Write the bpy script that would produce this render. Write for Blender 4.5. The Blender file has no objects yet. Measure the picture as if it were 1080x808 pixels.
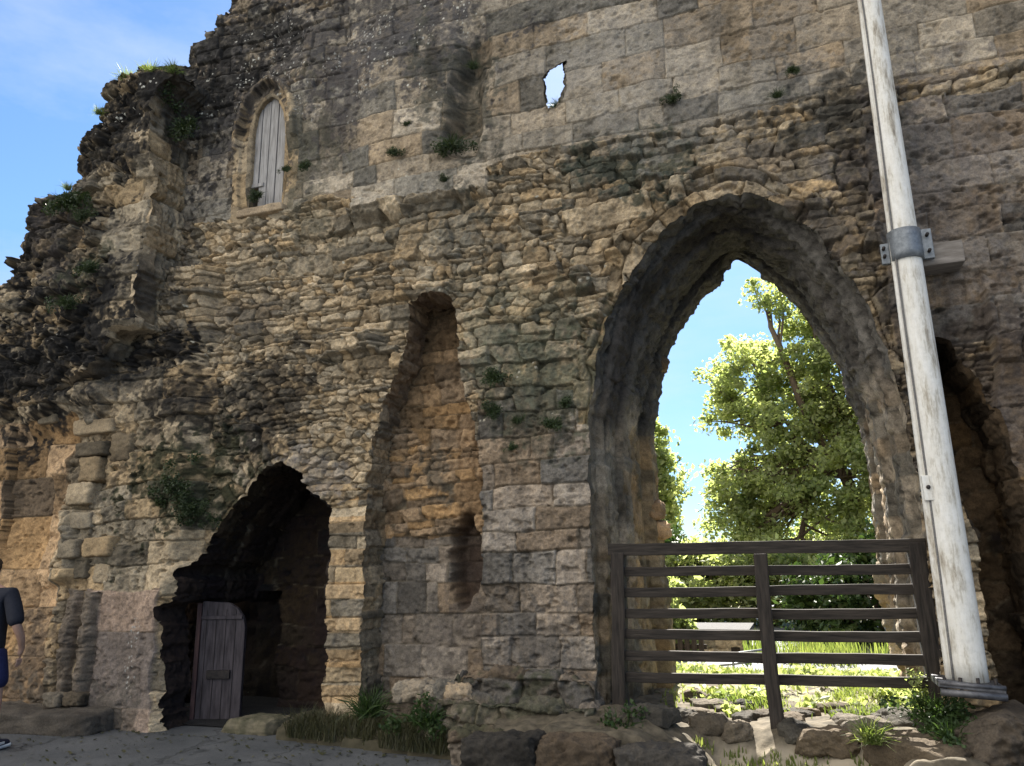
import bpy, bmesh, math, random, os
import numpy as np
from mathutils import Vector, Matrix

random.seed(7)
R = np.random.default_rng(11)
RES = float(os.environ.get('WALL_RES', '0.0088'))       # wall grid spacing in metres
sc = bpy.context.scene
COL = sc.collection

# ------------------------------------------------------------------ camera and survey helper
F_PX, PH_W, PH_H = 805.0, 1080.0, 808.0
YAW, PITCH, ROLL = math.radians(19.5), math.radians(13.8), math.radians(1.0)
CAM = np.array([0.0, -7.0, 1.55])
fw = np.array([-math.sin(YAW)*math.cos(PITCH), math.cos(YAW)*math.cos(PITCH), math.sin(PITCH)])
r0 = np.array([math.cos(YAW), math.sin(YAW), 0.0]); u0 = np.cross(r0, fw)
rt = r0*math.cos(ROLL)-u0*math.sin(ROLL); up = np.cross(rt, fw)

def wp(x, y, Y=0.0):
    """survey: position (X, Z) on the upright plane at depth Y of a point measured in the photo"""
    d = fw+rt*(x-PH_W/2)/F_PX-up*(y-PH_H/2)/F_PX
    t = (Y-CAM[1])/d[1]
    p = CAM+d*t
    return (p[0], p[2])
def wps(pts, Y=0.0): return [wp(x, y, Y) for x, y in pts]
def gp(x, y, Z=0.0):
    d = fw+rt*(x-PH_W/2)/F_PX-up*(y-PH_H/2)/F_PX
    t = (Z-CAM[2])/d[2]; p = CAM+d*t
    return (p[0], p[1])

# ------------------------------------------------------------------ numpy noise
def h01(i, j, seed=0):
    n = (i.astype(np.int64)*374761393+j.astype(np.int64)*668265263+seed*974634533) & 0xffffffff
    n = ((n ^ (n >> 13))*1274126177) & 0xffffffff
    n = n ^ (n >> 16)
    n = (n*2246822519) & 0xffffffff
    n = n ^ (n >> 15)
    return ((n & 0xffffff)/16777216.0).astype(np.float32)
def vnoise(x, y, seed=0):
    xi = np.floor(x); yi = np.floor(y); fx = (x-xi).astype(np.float32); fy = (y-yi).astype(np.float32)
    xi = xi.astype(np.int64); yi = yi.astype(np.int64)
    fx = fx*fx*fx*(fx*(fx*6-15)+10); fy = fy*fy*fy*(fy*(fy*6-15)+10)
    a = h01(xi, yi, seed); b = h01(xi+1, yi, seed); c = h01(xi, yi+1, seed); d = h01(xi+1, yi+1, seed)
    return ((a+(b-a)*fx)*(1-fy)+(c+(d-c)*fx)*fy)*2-1
def fbm(x, y, oc=4, seed=0, gain=.5):
    s = 0; a = 1.; t = 0
    for k in range(oc):
        s = s+a*vnoise(x*2**k+k*17.3, y*2**k-k*9.1, seed+k*31); t += a; a *= gain
    return s/t*1.6
def fbm3(p, sc_, seed=0, oc=3):
    x, y, z = p[..., 0]*sc_, p[..., 1]*sc_, p[..., 2]*sc_
    return (fbm(x+z*.37, y+z*.71, oc, seed)+fbm(y*1.1-x*.3, z-x*.41, oc, seed+5)+fbm(z*1.07+y*.2, x*.93, oc, seed+9))/2.2
def sstep(a, b, x):
    t = np.clip((x-a)/(b-a), 0, 1); return t*t*(3-2*t)
def lerp(a, b, t): return a+(b-a)*t

def voronoi(u, v, su, sv, seed=0, jit=.9):
    """rubble: stone number, distance to the nearest joint (m), offsets from the stone's middle"""
    x = u/su; y = v/sv
    x = x+.5*(np.floor(y).astype(np.int64) & 1)*0
    xi = np.floor(x).astype(np.int64); yi = np.floor(y).astype(np.int64)
    best = np.full(x.shape, 1e9, np.float32); bx = np.zeros_like(best); by = np.zeros_like(best)
    bi = np.zeros(x.shape, np.int64); bj = np.zeros(x.shape, np.int64)
    def pt(i, j):
        return (i+.5+(h01(i, j, seed)-.5)*jit+.5*(j & 1)-.25, j+.5+(h01(i, j, seed+77)-.5)*jit*.8)
    for dj in (-1, 0, 1):
        for di in (-1, 0, 1):
            i = xi+di; j = yi+dj; px, py = pt(i, j)
            dx = (px-x).astype(np.float32); dy = (py-y).astype(np.float32); d = dx*dx+dy*dy
            m = d < best
            best = np.where(m, d, best); bx = np.where(m, dx, bx); by = np.where(m, dy, by)
            bi = np.where(m, i, bi); bj = np.where(m, j, bj)
    ed = np.full(x.shape, 1e9, np.float32)
    for dj in (-2, -1, 0, 1, 2):
        for di in (-2, -1, 0, 1, 2):
            if abs(di)+abs(dj) == 4: continue
            i = bi+di; j = bj+dj
            if di == 0 and dj == 0: continue
            px, py = pt(i, j)
            dx = (px-x).astype(np.float32)-bx; dy = (py-y).astype(np.float32)-by
            mx = (bx+dx*.5); my = (by+dy*.5)
            ln = np.sqrt(dx*dx+dy*dy)+1e-6
            e = (mx*dx+my*dy)/ln
            ln2 = np.sqrt((dx*su)**2+(dy*sv)**2)/ln          # back to metres
            ed = np.minimum(ed, np.abs(e)*np.minimum(ln2, max(su, sv)))
    return h01(bi, bj, seed+5), ed, -bx*su, -by*sv, h01(bi, bj, seed+6)

def ashlar(u, v, ch=.28, bl=.55, seed=0, warp=.02, vari=.45):
    """squared stones in courses"""
    u = u+warp*fbm(u*2.1, v*2.1, 3, seed+3); v = v+warp*fbm(u*1.3, v*2.7, 3, seed+4)
    lo, hi = float(v.min())-1, float(v.max())+1
    g = np.random.default_rng(seed+100); b = [lo]
    while b[-1] < hi: b.append(b[-1]+ch*(1+vari*(g.random()*2-1)))
    b = np.array(b); k = np.clip(np.searchsorted(b, v)-1, 0, len(b)-2)
    dz = np.minimum(v-b[k], b[k+1]-v)
    kk = k.astype(np.int64)
    L = bl*(1+.5*(h01(kk, kk*0, seed)-.5)*2*vari*1.3)
    x = u/L+h01(kk, kk*0+3, seed)*7
    xi = np.floor(x).astype(np.int64)
    def bp(j): return j+.62*(h01(j, kk, seed+9)-.5)
    xi = np.where(x < bp(xi), xi-1, xi); xi = np.where(x >= bp(xi+1), xi+1, xi)
    a = bp(xi); c = bp(xi+1)
    du = np.minimum(x-a, c-x)*L
    d = np.minimum(np.maximum(du, 0), np.maximum(dz, 0)).astype(np.float32)
    return h01(xi, kk, seed+21), d, ((x-(a+c)/2)*L).astype(np.float32), (v-(b[k]+b[k+1])/2).astype(np.float32), h01(xi, kk, seed+22)

def pal_(m, d, k=1.):
    return np.array([np.array(m)*(1+a)+np.array((b, 0, -b*.8)) for a, b in d], np.float32)*k
_V = ((0, 0), (-.22, .008), (.18, .012), (-.36, -.008), (.08, .034), (-.08, -.014), (.34, .004), (-.14, .022), (.12, -.004), (-.48, -.01))
def coursed(u, v, ch, bl, seed):
    """flat broken stones in wandering courses; some stones are split in two"""
    v = v+.045*fbm(u*.7, v*.9, 2, seed+3)+.012*fbm(u*7, v*7, 2, seed+5); u = u+.03*fbm(u*2.2, v*5., 2, seed+4)+.008*fbm(u*15, v*15, 2, seed+6)
    g = np.random.default_rng(seed+100); lo, hi = float(v.min())-1, float(v.max())+1; b = [lo]
    while b[-1] < hi: b.append(b[-1]+ch*(.45+1.25*g.random()**1.4))
    b = np.array(b); k = np.clip(np.searchsorted(b, v)-1, 0, len(b)-2); kk = k.astype(np.int64); t = v-b[k]; hh = b[k+1]-b[k]
    L = bl*(.7+.75*h01(kk, kk*0, seed))*(.6+.5*hh/ch); x = u/L+h01(kk, kk*0+3, seed)*7; xi = np.floor(x).astype(np.int64)
    def bp(j): return j+.85*(h01(j, kk, seed+9)-.5)
    xi = np.where(x < bp(xi), xi-1, xi); xi = np.where(x >= bp(xi+1), xi+1, xi); a = bp(xi); c = bp(xi+1)
    sl = (h01(xi, kk, seed+13)-.5)*.9*hh; xa = (x-a)*L-sl*(t/hh-.5)*2; xc = (c-x)*L+sl*(t/hh-.5)*2
    sp = (h01(xi, kk, seed+11) < .45) & (hh > ch*.7); fr = .35+.3*h01(xi, kk, seed+12); up_ = sp & (t > fr*hh)
    tb = np.where(up_, t-fr*hh, t); tt = np.where(sp & ~up_, fr*hh-t, hh-t); ii = xi*2+up_
    du = np.maximum(np.minimum(xa, xc), 0); dz = np.maximum(np.minimum(tb, tt), 0); r = .012+.026*h01(ii, kk, seed+14)
    qx = np.clip(r-du, 0, None); qz = np.clip(r-dz, 0, None); d = np.where((qx > 0) & (qz > 0), r-np.sqrt(qx*qx+qz*qz), np.minimum(du, dz))
    return h01(ii, kk, seed+21), np.maximum(d, 0).astype(np.float32), ((xa-xc)/2).astype(np.float32), ((tb-tt)/2).astype(np.float32), h01(ii, kk, seed+22)

PAL_TAN = pal_((.345, .276, .185), _V)
PAL_GREY = pal_((.280, .242, .188), _V)
PAL_ORANGE = pal_((.335, .232, .138), _V)
PAL_MAUVE = pal_((.245, .208, .168), _V)
MORTAR = np.array((.285, .235, .16), np.float32)

def stones(kind, u, v, seed=0, pal=PAL_TAN, **kw):
    """relief (m) and colour of a piece of masonry"""
    u = u.astype(np.float32); v = v.astype(np.float32)
    if kind == 'rubble':
        su, sv = kw.get('su', .185), kw.get('sv', .098)
        uw = u+.04*fbm(u*3, v*3, 2, seed+41)+.012*fbm(u*16, v*16, 2, seed+47); vw = v+.035*fbm(u*2.2, v*3, 2, seed+43)+.010*fbm(u*15, v*17, 2, seed+48)
        r, d, lu, lv, r2 = voronoi(uw, vw, su, sv, seed)
        rel, edge, offs, tilt = kw.get('rel', .055), kw.get('edge', .015), kw.get('offs', .060), kw.get('tilt', .30)
        joint = .007
    elif kind == 'coursed':
        r, d, lu, lv, r2 = coursed(u, v, kw.get('ch', .10), kw.get('bl', .19), seed)
        rel, edge, offs, tilt = kw.get('rel', .055), kw.get('edge', .014), kw.get('offs', .060), kw.get('tilt', .28)
        joint = .008
    elif kind == 'ashlar':
        r, d, lu, lv, r2 = ashlar(u, v, kw.get('ch', .28), kw.get('bl', .55), seed, kw.get('warp', .022), kw.get('vari', .4))
        rel, edge, offs, tilt = kw.get('rel', .018), kw.get('edge', .013), kw.get('offs', .022), kw.get('tilt', .04)
        joint = .006
    else:
        r = np.full(u.shape, .5, np.float32); d = np.full(u.shape, 1., np.float32); lu = lv = np.zeros(u.shape, np.float32); r2 = r
        rel, edge, offs, tilt, joint = 0, 1, 0, 0, 0
    rough = kw.get('rough', 1.)
    un = u+r*71; vn = v+r2*53; n1 = fbm(un*6, vn*6, 4, seed+11); n2 = fbm(un*23, vn*27, 3, seed+13)
    a = r2*6.28; ul = u*np.cos(a)+v*np.sin(a); vl = v*np.cos(a)-u*np.sin(a)
    rid = 1-np.abs(fbm(ul*7+r*50, vl*11, 3, seed+15))*1.6
    prof = np.clip(d/edge, 0, 1); prof = 1-(1-prof)**2.2
    h = rel*prof-rel+offs*(r-.5)+tilt*(lu*(r2-.5)*.6+lv*(h01((r*9999).astype(np.int64), (r2*9999).astype(np.int64), 3)-.5))
    pit = np.clip(fbm(un*9, vn*15, 3, seed+17)-.40, 0, 1)
    h = h+rough*(.008*n1+(.006 if kind == 'ashlar' else .011)*n2+(.006 if kind == 'ashlar' else .014)*rid-.05*pit)
    idx = np.minimum((r*len(pal)).astype(int), len(pal)-1)
    rgb = pal[idx]*(0.80+.42*r2[..., None])
    rgb = rgb*(1+.20*n1[..., None]+.16*n2[..., None])*(1-.55*np.clip(fbm(un*17, vn*21, 3, seed+19)-.22, 0, .8))[..., None]
    jm = np.clip(1-d/joint, 0, 1)[..., None] if joint else 0
    rgb = lerp(rgb, MORTAR*(.60+.25*n1[..., None]), jm*.75)
    return h.astype(np.float32), np.clip(rgb, .015, .8).astype(np.float32)

def stain(rgb, X, Z, cx, cz, rx, rz, col, k, seed, sc_=2.2, amp=.8):
    m = (np.abs(X-cx) < rx*2) & (np.abs(Z-cz) < rz*2)
    if not m.any(): return
    x = X[m]; z = Z[m]
    e = 1-np.sqrt(((x-cx)/rx)**2+((z-cz)/rz)**2)+amp*fbm(x*sc_, z*sc_, 5, seed, .62)+.45*fbm(x*16, z*16, 3, seed+2)
    t = sstep(.05, .40, e)*k
    t = t*np.clip(1.0+.7*fbm(x*13, z*13, 3, seed+1), .2, 1)
    rgb[m] = lerp(rgb[m], np.array(col, np.float32), t[:, None])
def pstain(rgb, X, Z, px, py, rx, ry, col, k, seed, Y=0., **kw):
    a = wp(px, py, Y); b = wp(px+rx, py, Y); c = wp(px, py-ry, Y)
    stain(rgb, X, Z, a[0], a[1], 1.35*abs(b[0]-a[0]), 1.35*abs(c[1]-a[1]), col, k, seed, **kw)
def specks(rgb, X, Z, cx, cz, rx, rz, p, seed, col=(.62, .61, .54), size=.045):
    m = (np.abs(X-cx) < rx*1.3) & (np.abs(Z-cz) < rz*1.3)
    if not m.any(): return
    x = X[m]; z = Z[m]
    i = np.floor(x/size).astype(np.int64); j = np.floor(z/size).astype(np.int64)
    e = np.clip(1-((x-cx)/rx)**2-((z-cz)/rz)**2, 0, 1)
    cxl = (i+.2+.6*h01(i, j, seed))*size; czl = (j+.2+.6*h01(i, j, seed+1))*size
    rr = size*(.06+.30*h01(i, j, seed+2)**2); dd = np.sqrt((x-cxl)**2+(z-czl)**2)
    t = (dd < rr) & (h01(i, j, seed+3) < p*np.clip(e*1.8, 0, 1)*np.clip(.15+2.2*fbm(x*4, z*4, 4, seed), 0, 1.6))
    rgb[m] = np.where(t[:, None], np.array(col, np.float32)*(.75+.25*h01(i, j, seed+4))[:, None], rgb[m])

# ------------------------------------------------------------------ polygon tools
def resample(poly, step=None, n=None, closed=False):
    p = np.array(poly, float)
    if closed: p = np.vstack([p, p[:1]])
    s = np.r_[0, np.cumsum(np.linalg.norm(np.diff(p, axis=0), axis=1))]
    if n is None: n = max(3, int(s[-1]/step)+1)
    t = np.linspace(0, s[-1], n)
    return np.c_[[np.interp(t, s, p[:, k]) for k in range(p.shape[1])]].T
def smooth_poly(p, it=2, closed=False):
    p = p.copy()
    for _ in range(it):
        if closed: p = (np.roll(p, 1, 0)+2*p+np.roll(p, -1, 0))/4
        else: p[1:-1] = (p[:-2]+2*p[1:-1]+p[2:])/4
    return p
def poly_normals(p):
    t = np.gradient(p, axis=0); t /= np.linalg.norm(t, axis=1)[:, None]+1e-9
    return np.c_[-t[:, 1], t[:, 0]]
def ragged(p, amp, seed, sc_=3., closed=False):
    n = poly_normals(p); s = np.r_[0, np.cumsum(np.linalg.norm(np.diff(p, axis=0), axis=1))]
    o = amp*fbm(s*sc_, s*0+seed*3.3, 4, seed, .6)
    if closed:
        k = np.minimum(np.minimum(s, s[-1]-s)/.2, 1); o = o*k
    return p+n*o[:, None]
def inside(poly, X, Z):
    out = np.zeros(X.shape, bool); P = np.asarray(poly)
    m = (X >= P[:, 0].min()) & (X <= P[:, 0].max()) & (Z >= P[:, 1].min()) & (Z <= P[:, 1].max())
    if not m.any(): return out
    x = X[m]; z = Z[m]; r = np.zeros(x.shape, bool)
    a = P; b = np.roll(P, -1, 0)
    for (x1, z1), (x2, z2) in zip(a, b):
        if z1 == z2: continue
        c = ((z1 > z) != (z2 > z))
        r ^= c & (x < (x2-x1)*(z-z1)/(z2-z1)+x1)
    out[m] = r
    return out
def dist_to(poly, X, Z, rad):
    """distance to an open polyline and the arc position there (far points get 9)"""
    P = np.asarray(poly); D = np.full(X.shape, 9., np.float32); S = np.zeros(X.shape, np.float32)
    m = (X > P[:, 0].min()-rad) & (X < P[:, 0].max()+rad) & (Z > P[:, 1].min()-rad) & (Z < P[:, 1].max()+rad)
    x = X[m]; z = Z[m]; d = np.full(x.shape, 81., np.float32); s = np.zeros(x.shape, np.float32); acc = 0.
    for k in range(len(P)-1):
        a = P[k]; e = P[k+1]-a; L2 = e@e+1e-12; L = math.sqrt(L2)
        t = np.clip(((x-a[0])*e[0]+(z-a[1])*e[1])/L2, 0, 1)
        q = (x-a[0]-t*e[0])**2+(z-a[1]-t*e[1])**2
        c = q < d; d = np.where(c, q, d); s = np.where(c, acc+t*L, s); acc += L
    D[m] = np.sqrt(d); S[m] = s
    return D, S

# ------------------------------------------------------------------ scene objects
def tag(o, label=None, cat=None, group=None, kind=None):
    if label: o['label'] = label
    if cat: o['category'] = cat
    if group: o['group'] = group
    if kind: o['kind'] = kind
    return o
def empty(name, loc=(0, 0, 0), rz=0., label=None, cat=None, group=None):
    o = bpy.data.objects.new(name, None); COL.objects.link(o); o.location = loc; o.rotation_euler = (0, 0, rz)
    o.empty_display_size = .2
    return tag(o, label, cat, group)
def link(name, me, mat, parent=None):
    o = bpy.data.objects.new(name, me); COL.objects.link(o)
    if mat: me.materials.append(mat)
    if parent: o.parent = parent; o.matrix_parent_inverse = Matrix.Translation(-Vector(parent.location)) if parent.location.length and not parent.rotation_euler.z else Matrix.Identity(4)
    return o
def mesh_np(name, V, Fq, rgb=None, smooth=True):
    """V (n,3), Fq (m,3|4) -> mesh with colour attribute"""
    me = bpy.data.meshes.new(name); V = np.ascontiguousarray(V, np.float32); Fq = np.ascontiguousarray(Fq, np.int32)
    k = Fq.shape[1]
    me.vertices.add(len(V)); me.vertices.foreach_set('co', V.ravel())
    me.loops.add(Fq.size); me.loops.foreach_set('vertex_index', Fq.ravel())
    me.polygons.add(len(Fq)); me.polygons.foreach_set('loop_start', np.arange(0, Fq.size, k, dtype=np.int32))
    try: me.polygons.foreach_set('loop_total', np.full(len(Fq), k, np.int32))
    except Exception: pass
    me.polygons.foreach_set('use_smooth', np.full(len(Fq), bool(smooth)))
    if rgb is not None:
        a = me.color_attributes.new('Col', 'FLOAT_COLOR', 'POINT')
        a.data.foreach_set('color', np.c_[rgb.reshape(-1, 3), np.ones(len(V))].astype(np.float32).ravel())
    me.update(calc_edges=True); me.validate()
    return me
def grid_mesh(name, P, rgb, N, keep=None):
    nv, nu = P.shape[:2]; ix = np.arange(nv*nu).reshape(nv, nu)
    q = np.stack([ix[:-1, :-1], ix[:-1, 1:], ix[1:, 1:], ix[1:, :-1]], -1)
    if keep is not None: q = q[keep]
    q = q.reshape(-1, 4); V = P.reshape(-1, 3)
    c = q[:: max(1, len(q)//500)]
    fn = np.cross(V[c[:, 1]]-V[c[:, 0]], V[c[:, 3]]-V[c[:, 0]])
    if (fn*np.broadcast_to(N, P.shape).reshape(-1, 3)[c[:, 0]]).sum() < 0: q = q[:, ::-1]
    used = np.zeros(len(V), bool); used[q.ravel()] = True; mp = np.cumsum(used)-1
    return mesh_np(name, V[used], mp[q], rgb.reshape(-1, 3)[used])

# ------------------------------------------------------------------ materials
def new_mat(name):
    m = bpy.data.materials.new(name); m.use_nodes = True
    return m, m.node_tree, m.node_tree.nodes['Principled BSDF']
def nd(nt, typ, **kw):
    n = nt.nodes.new(typ)
    for k, v in kw.items():
        if k in n.inputs: n.inputs[k].default_value = v
        else: setattr(n, k, v)
    return n
def ramp(nt, src, stops):
    r = nt.nodes.new('ShaderNodeValToRGB'); e = r.color_ramp.elements
    while len(e) < len(stops): e.new(.5)
    for q, (p, c) in zip(e, stops): q.position = p; q.color = tuple(c)+(1,) if len(c) == 3 else c
    nt.links.new(src, r.inputs[0]); return r
def mixc(nt, mode, fac, a, b):
    m = nt.nodes.new('ShaderNodeMix'); m.data_type = 'RGBA'; m.blend_type = mode
    for s, v in ((0, fac), (6, a), (7, b)):
        if hasattr(v, 'links'): nt.links.new(v, m.inputs[s])
        else: m.inputs[s].default_value = v if s == 0 else tuple(v)+(1,)
    return m.outputs[2]
def bump(nt, b, src, strength, dist, prev=None):
    n = nt.nodes.new('ShaderNodeBump'); n.inputs['Strength'].default_value = strength; n.inputs['Distance'].default_value = dist
    nt.links.new(src, n.inputs['Height'])
    if prev: nt.links.new(prev.outputs[0], n.inputs['Normal'])
    if b: nt.links.new(n.outputs[0], b.inputs['Normal'])
    return n
def obj_coord(nt): return nt.nodes.new('ShaderNodeTexCoord').outputs['Object']
def noise(nt, co, scale, detail=4., rough=.6):
    n = nd(nt, 'ShaderNodeTexNoise', Scale=scale, Detail=detail, Roughness=rough); nt.links.new(co, n.inputs['Vector']); return n.outputs['Fac']

def stone_mat(name='weathered_sandstone', gain=1.):
    m, nt, b = new_mat(name); co = obj_coord(nt)
    at = nt.nodes.new('ShaderNodeVertexColor'); at.layer_name = 'Col'
    n1 = noise(nt, co, 70, 5, .65); n2 = noise(nt, co, 9, 6, .7); n3 = noise(nt, co, 240, 2)
    r1 = ramp(nt, n1, [(.25, (.40,)*3), (.5, (1.,)*3), (.8, (1.5,)*3)])
    r2 = ramp(nt, n2, [(.25, (.72, .70, .68)), (.5, (1, 1, 1)), (.78, (1.22, 1.17, 1.1))])
    n4 = noise(nt, co, 28, 6, .75); r4 = ramp(nt, n4, [(.30, (.50, .49, .48)), (.46, (1, 1, 1)), (.70, (1.25, 1.22, 1.15))])
    c = mixc(nt, 'MULTIPLY', .7, at.outputs['Color'], r1.outputs[0]); c = mixc(nt, 'MULTIPLY', .75, c, r4.outputs[0]); c = mixc(nt, 'MULTIPLY', .8, c, r2.outputs[0])
    nt.links.new(c, b.inputs['Base Color']); b.inputs['Roughness'].default_value = .92; b.inputs['Specular IOR Level'].default_value = .25
    p = bump(nt, None, n4, .6, .02); p = bump(nt, None, n1, .55, .012, p); bump(nt, b, n3, .35, .004, p)
    return m
M_STONE = stone_mat()

def simple_mat(name, c1, c2, scale=8., rough=.8, metallic=0., stretch=(1, 1, 1), bmp=.2, spec=.3, detail=5.):
    m, nt, b = new_mat(name); co = obj_coord(nt)
    mp = nt.nodes.new('ShaderNodeMapping'); mp.inputs['Scale'].default_value = stretch; nt.links.new(co, mp.inputs[0])
    n = noise(nt, mp.outputs[0], scale, detail, .65)
    r = ramp(nt, n, [(.3, c1), (.7, c2)]); nt.links.new(r.outputs[0], b.inputs['Base Color'])
    b.inputs['Roughness'].default_value = rough; b.inputs['Metallic'].default_value = metallic; b.inputs['Specular IOR Level'].default_value = spec
    if bmp: bump(nt, b, n, bmp, .01)
    return m
M_FENCE = simple_mat('dark_weathered_wood', (.007, .006, .005), (.052, .042, .034), 14, .8, stretch=(.25, 3, 3), bmp=.9, detail=9.)
M_FENCEP = simple_mat('dark_post_wood', (.007, .006, .005), (.055, .044, .036), 14, .8, stretch=(3, 3, .25), bmp=.9, detail=9.)
M_BOARD = simple_mat('silvered_shutter_boards', (.17, .162, .155), (.44, .425, .41), 7, .8, stretch=(7, 4, .5), bmp=.4)
M_DOOR = simple_mat('old_door_wood', (.02, .016, .019), (.09, .076, .083), 6, .7, stretch=(5, 5, .6), bmp=.5)
M_DOOREDGE = simple_mat('door_edge_wood', (.045, .025, .025), (.10, .055, .05), 6, .7, stretch=(5, 5, .6), bmp=.3)
M_IRON = simple_mat('dark_iron', (.02, .02, .022), (.06, .05, .045), 30, .6, .6)
M_STEEL = simple_mat('galvanised_steel', (.13, .145, .16), (.25, .27, .29), 25, .55, .6)
M_BEAM = simple_mat('weathered_block', (.12, .105, .09), (.27, .245, .22), 9, .9, stretch=(.5, 3, 3), bmp=.5)
M_ROPE = simple_mat('grey_cord', (.10, .10, .10), (.22, .21, .2), 60, .9)
M_DARKM = simple_mat('base_hinge_metal', (.05, .05, .055), (.16, .16, .17), 20, .5, .5)
M_MOSSK = simple_mat('mossy_kerb_stone', (.045, .048, .025), (.17, .145, .10), 7, .95, bmp=.6)
M_SOIL = simple_mat('mossy_soil', (.03, .028, .016), (.085, .072, .045), 6, .95, bmp=.7)
M_EARTH = simple_mat('bare_earth', (.035, .030, .020), (.15, .125, .088), 9, .95, bmp=1., detail=9.)
M_SKIN = simple_mat('skin', (.42, .25, .18), (.50, .31, .23), 30, .55, bmp=.05)
M_SHIRT = simple_mat('black_cotton', (.012, .014, .022), (.02, .022, .032), 40, .85, bmp=.15)
M_SHORTS = simple_mat('navy_cotton', (.012, .016, .06), (.02, .026, .09), 40, .85, bmp=.15)
M_SHOE = simple_mat('navy_canvas', (.015, .017, .03), (.03, .032, .05), 60, .8)
M_WHITE = simple_mat('white_rubber', (.6, .6, .58), (.75, .75, .73), 20, .6)
M_HAIR = simple_mat('brown_hair', (.03, .02, .012), (.07, .045, .03), 60, .6)

def earth_sun_patch():
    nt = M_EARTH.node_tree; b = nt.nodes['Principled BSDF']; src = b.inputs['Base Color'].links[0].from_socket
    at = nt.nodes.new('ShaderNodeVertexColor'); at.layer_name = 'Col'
    nt.links.new(mixc(nt, 'MIX', at.outputs['Color'], src, (.40, .345, .26)), b.inputs['Base Color'])  # pale mix paints sunlight into the earth colour
earth_sun_patch()
def pole_mat():
    m, nt, b = new_mat('dirty_white_paint'); co = obj_coord(nt)
    mp = nt.nodes.new('ShaderNodeMapping'); mp.inputs['Scale'].default_value = (6, 6, 1.1); nt.links.new(co, mp.inputs[0])
    n = noise(nt, mp.outputs[0], 2.2, 7, .72); n2 = noise(nt, co, 26, 5, .7)
    r = ramp(nt, n, [(.38, (.74, .73, .69)), (.52, (.66, .64, .58)), (.61, (.42, .38, .31)), (.70, (.17, .145, .11))])
    c = mixc(nt, 'MULTIPLY', .5, r.outputs[0], ramp(nt, n2, [(.3, (.7,)*3), (.55, (1.,)*3)]).outputs[0])
    nt.links.new(c, b.inputs['Base Color']); b.inputs['Roughness'].default_value = .5
    bump(nt, b, n2, .15, .003); return m
M_POLE = pole_mat()

def leaf_mat(name, c1, c2, trans=.5, tcol=1.6):
    m, nt, b = new_mat(name)
    at = nt.nodes.new('ShaderNodeVertexColor'); at.layer_name = 'Col'
    sp = nt.nodes.new('ShaderNodeSeparateColor'); nt.links.new(at.outputs[0], sp.inputs[0])
    r = ramp(nt, sp.outputs[0], [(0, c1), (1, c2)])
    nt.links.new(r.outputs[0], b.inputs['Base Color']); b.inputs['Roughness'].default_value = .5; b.inputs['Specular IOR Level'].default_value = .4
    t = nt.nodes.new('ShaderNodeBsdfTranslucent')
    tc = mixc(nt, 'MULTIPLY', 1., r.outputs[0], (tcol*1.0, tcol, tcol*.6)); nt.links.new(tc, t.inputs['Color'])
    mx = nt.nodes.new('ShaderNodeMixShader'); mx.inputs[0].default_value = trans
    nt.links.new(b.outputs[0], mx.inputs[1]); nt.links.new(t.outputs[0], mx.inputs[2])
    nt.links.new(mx.outputs[0], nt.nodes['Material Output'].inputs['Surface']); return m
M_LEAF = leaf_mat('tree_leaves', (.09, .125, .048), (.33, .36, .19), .62, 2.0)
M_LEAFD = leaf_mat('dark_shrub_leaves', (.02, .045, .012), (.06, .10, .028), .35, 1.3)
M_GRASS = leaf_mat('grass_blades', (.06, .105, .022), (.21, .24, .08), .5, 1.5)
M_ROUGH = leaf_mat('rough_dry_grass', (.022, .028, .012), (.10, .095, .045), .2, 1.1)
M_WEED = leaf_mat('wall_weed_leaves', (.018, .035, .012), (.06, .085, .03), .25, 1.2)
M_BARK = simple_mat('bark', (.05, .038, .028), (.13, .10, .075), 12, .9, stretch=(3, 3, .5), bmp=.6)

# =================================================================== THE CASTLE WALL
wall = empty('castle_wall', (0, 0, 0), 0, 'tall ruined sandstone castle wall with pointed gateway, lancet window, doorway and ragged broken top', 'ruined wall')

# ---- openings (measured on the wall plane, metres)
def lens(pts, step=.014, amp=.02, seed=1, sm=2, sc_=3.):
    return ragged(smooth_poly(resample(pts, step), sm), amp, seed, sc_)

GATE_F = wps([(627, 770), (626, 640), (625, 520), (625, 440), (628, 395), (636, 352), (652, 312), (675, 270), (703, 238), (735, 214), (765, 202),
              (795, 211), (830, 225), (860, 246), (888, 280), (915, 322), (938, 372), (955, 430), (968, 500), (978, 580), (990, 680), (1000, 770)])
GATE_F2 = [(x*.945-.01, .02+z*.985 if z > 3 else z) for x, z in GATE_F]
GATE_B = wps([(716, 728), (712, 690), (706, 640), (699, 580), (694, 520), (690, 470), (690, 440), (694, 408), (703, 376), (718, 346), (737, 320), (757, 297), (776, 274),
              (800, 287), (825, 306), (848, 332), (868, 360), (886, 392), (902, 430), (912, 470), (918, 510), (922, 545), (925, 590), (938, 650), (948, 690), (955, 728)], 1.9)
def half_norm(poly, n=360):
    """resample so that the crown sits at the middle of the parameter"""
    p = np.array(poly); k = int(p[:, 1].argmax())
    a = resample(p[:k+1], n=n//2); b = resample(p[k:], n=n-n//2+1)
    return np.vstack([a, b[1:]])
GF = ragged(smooth_poly(half_norm(GATE_F), 2), .045, 3, 2.6)
GF_in = np.array(smooth_poly(half_norm(GATE_F), 4))
GB = ragged(smooth_poly(half_norm(GATE_B), 2), .03, 5, 3.2)

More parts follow.
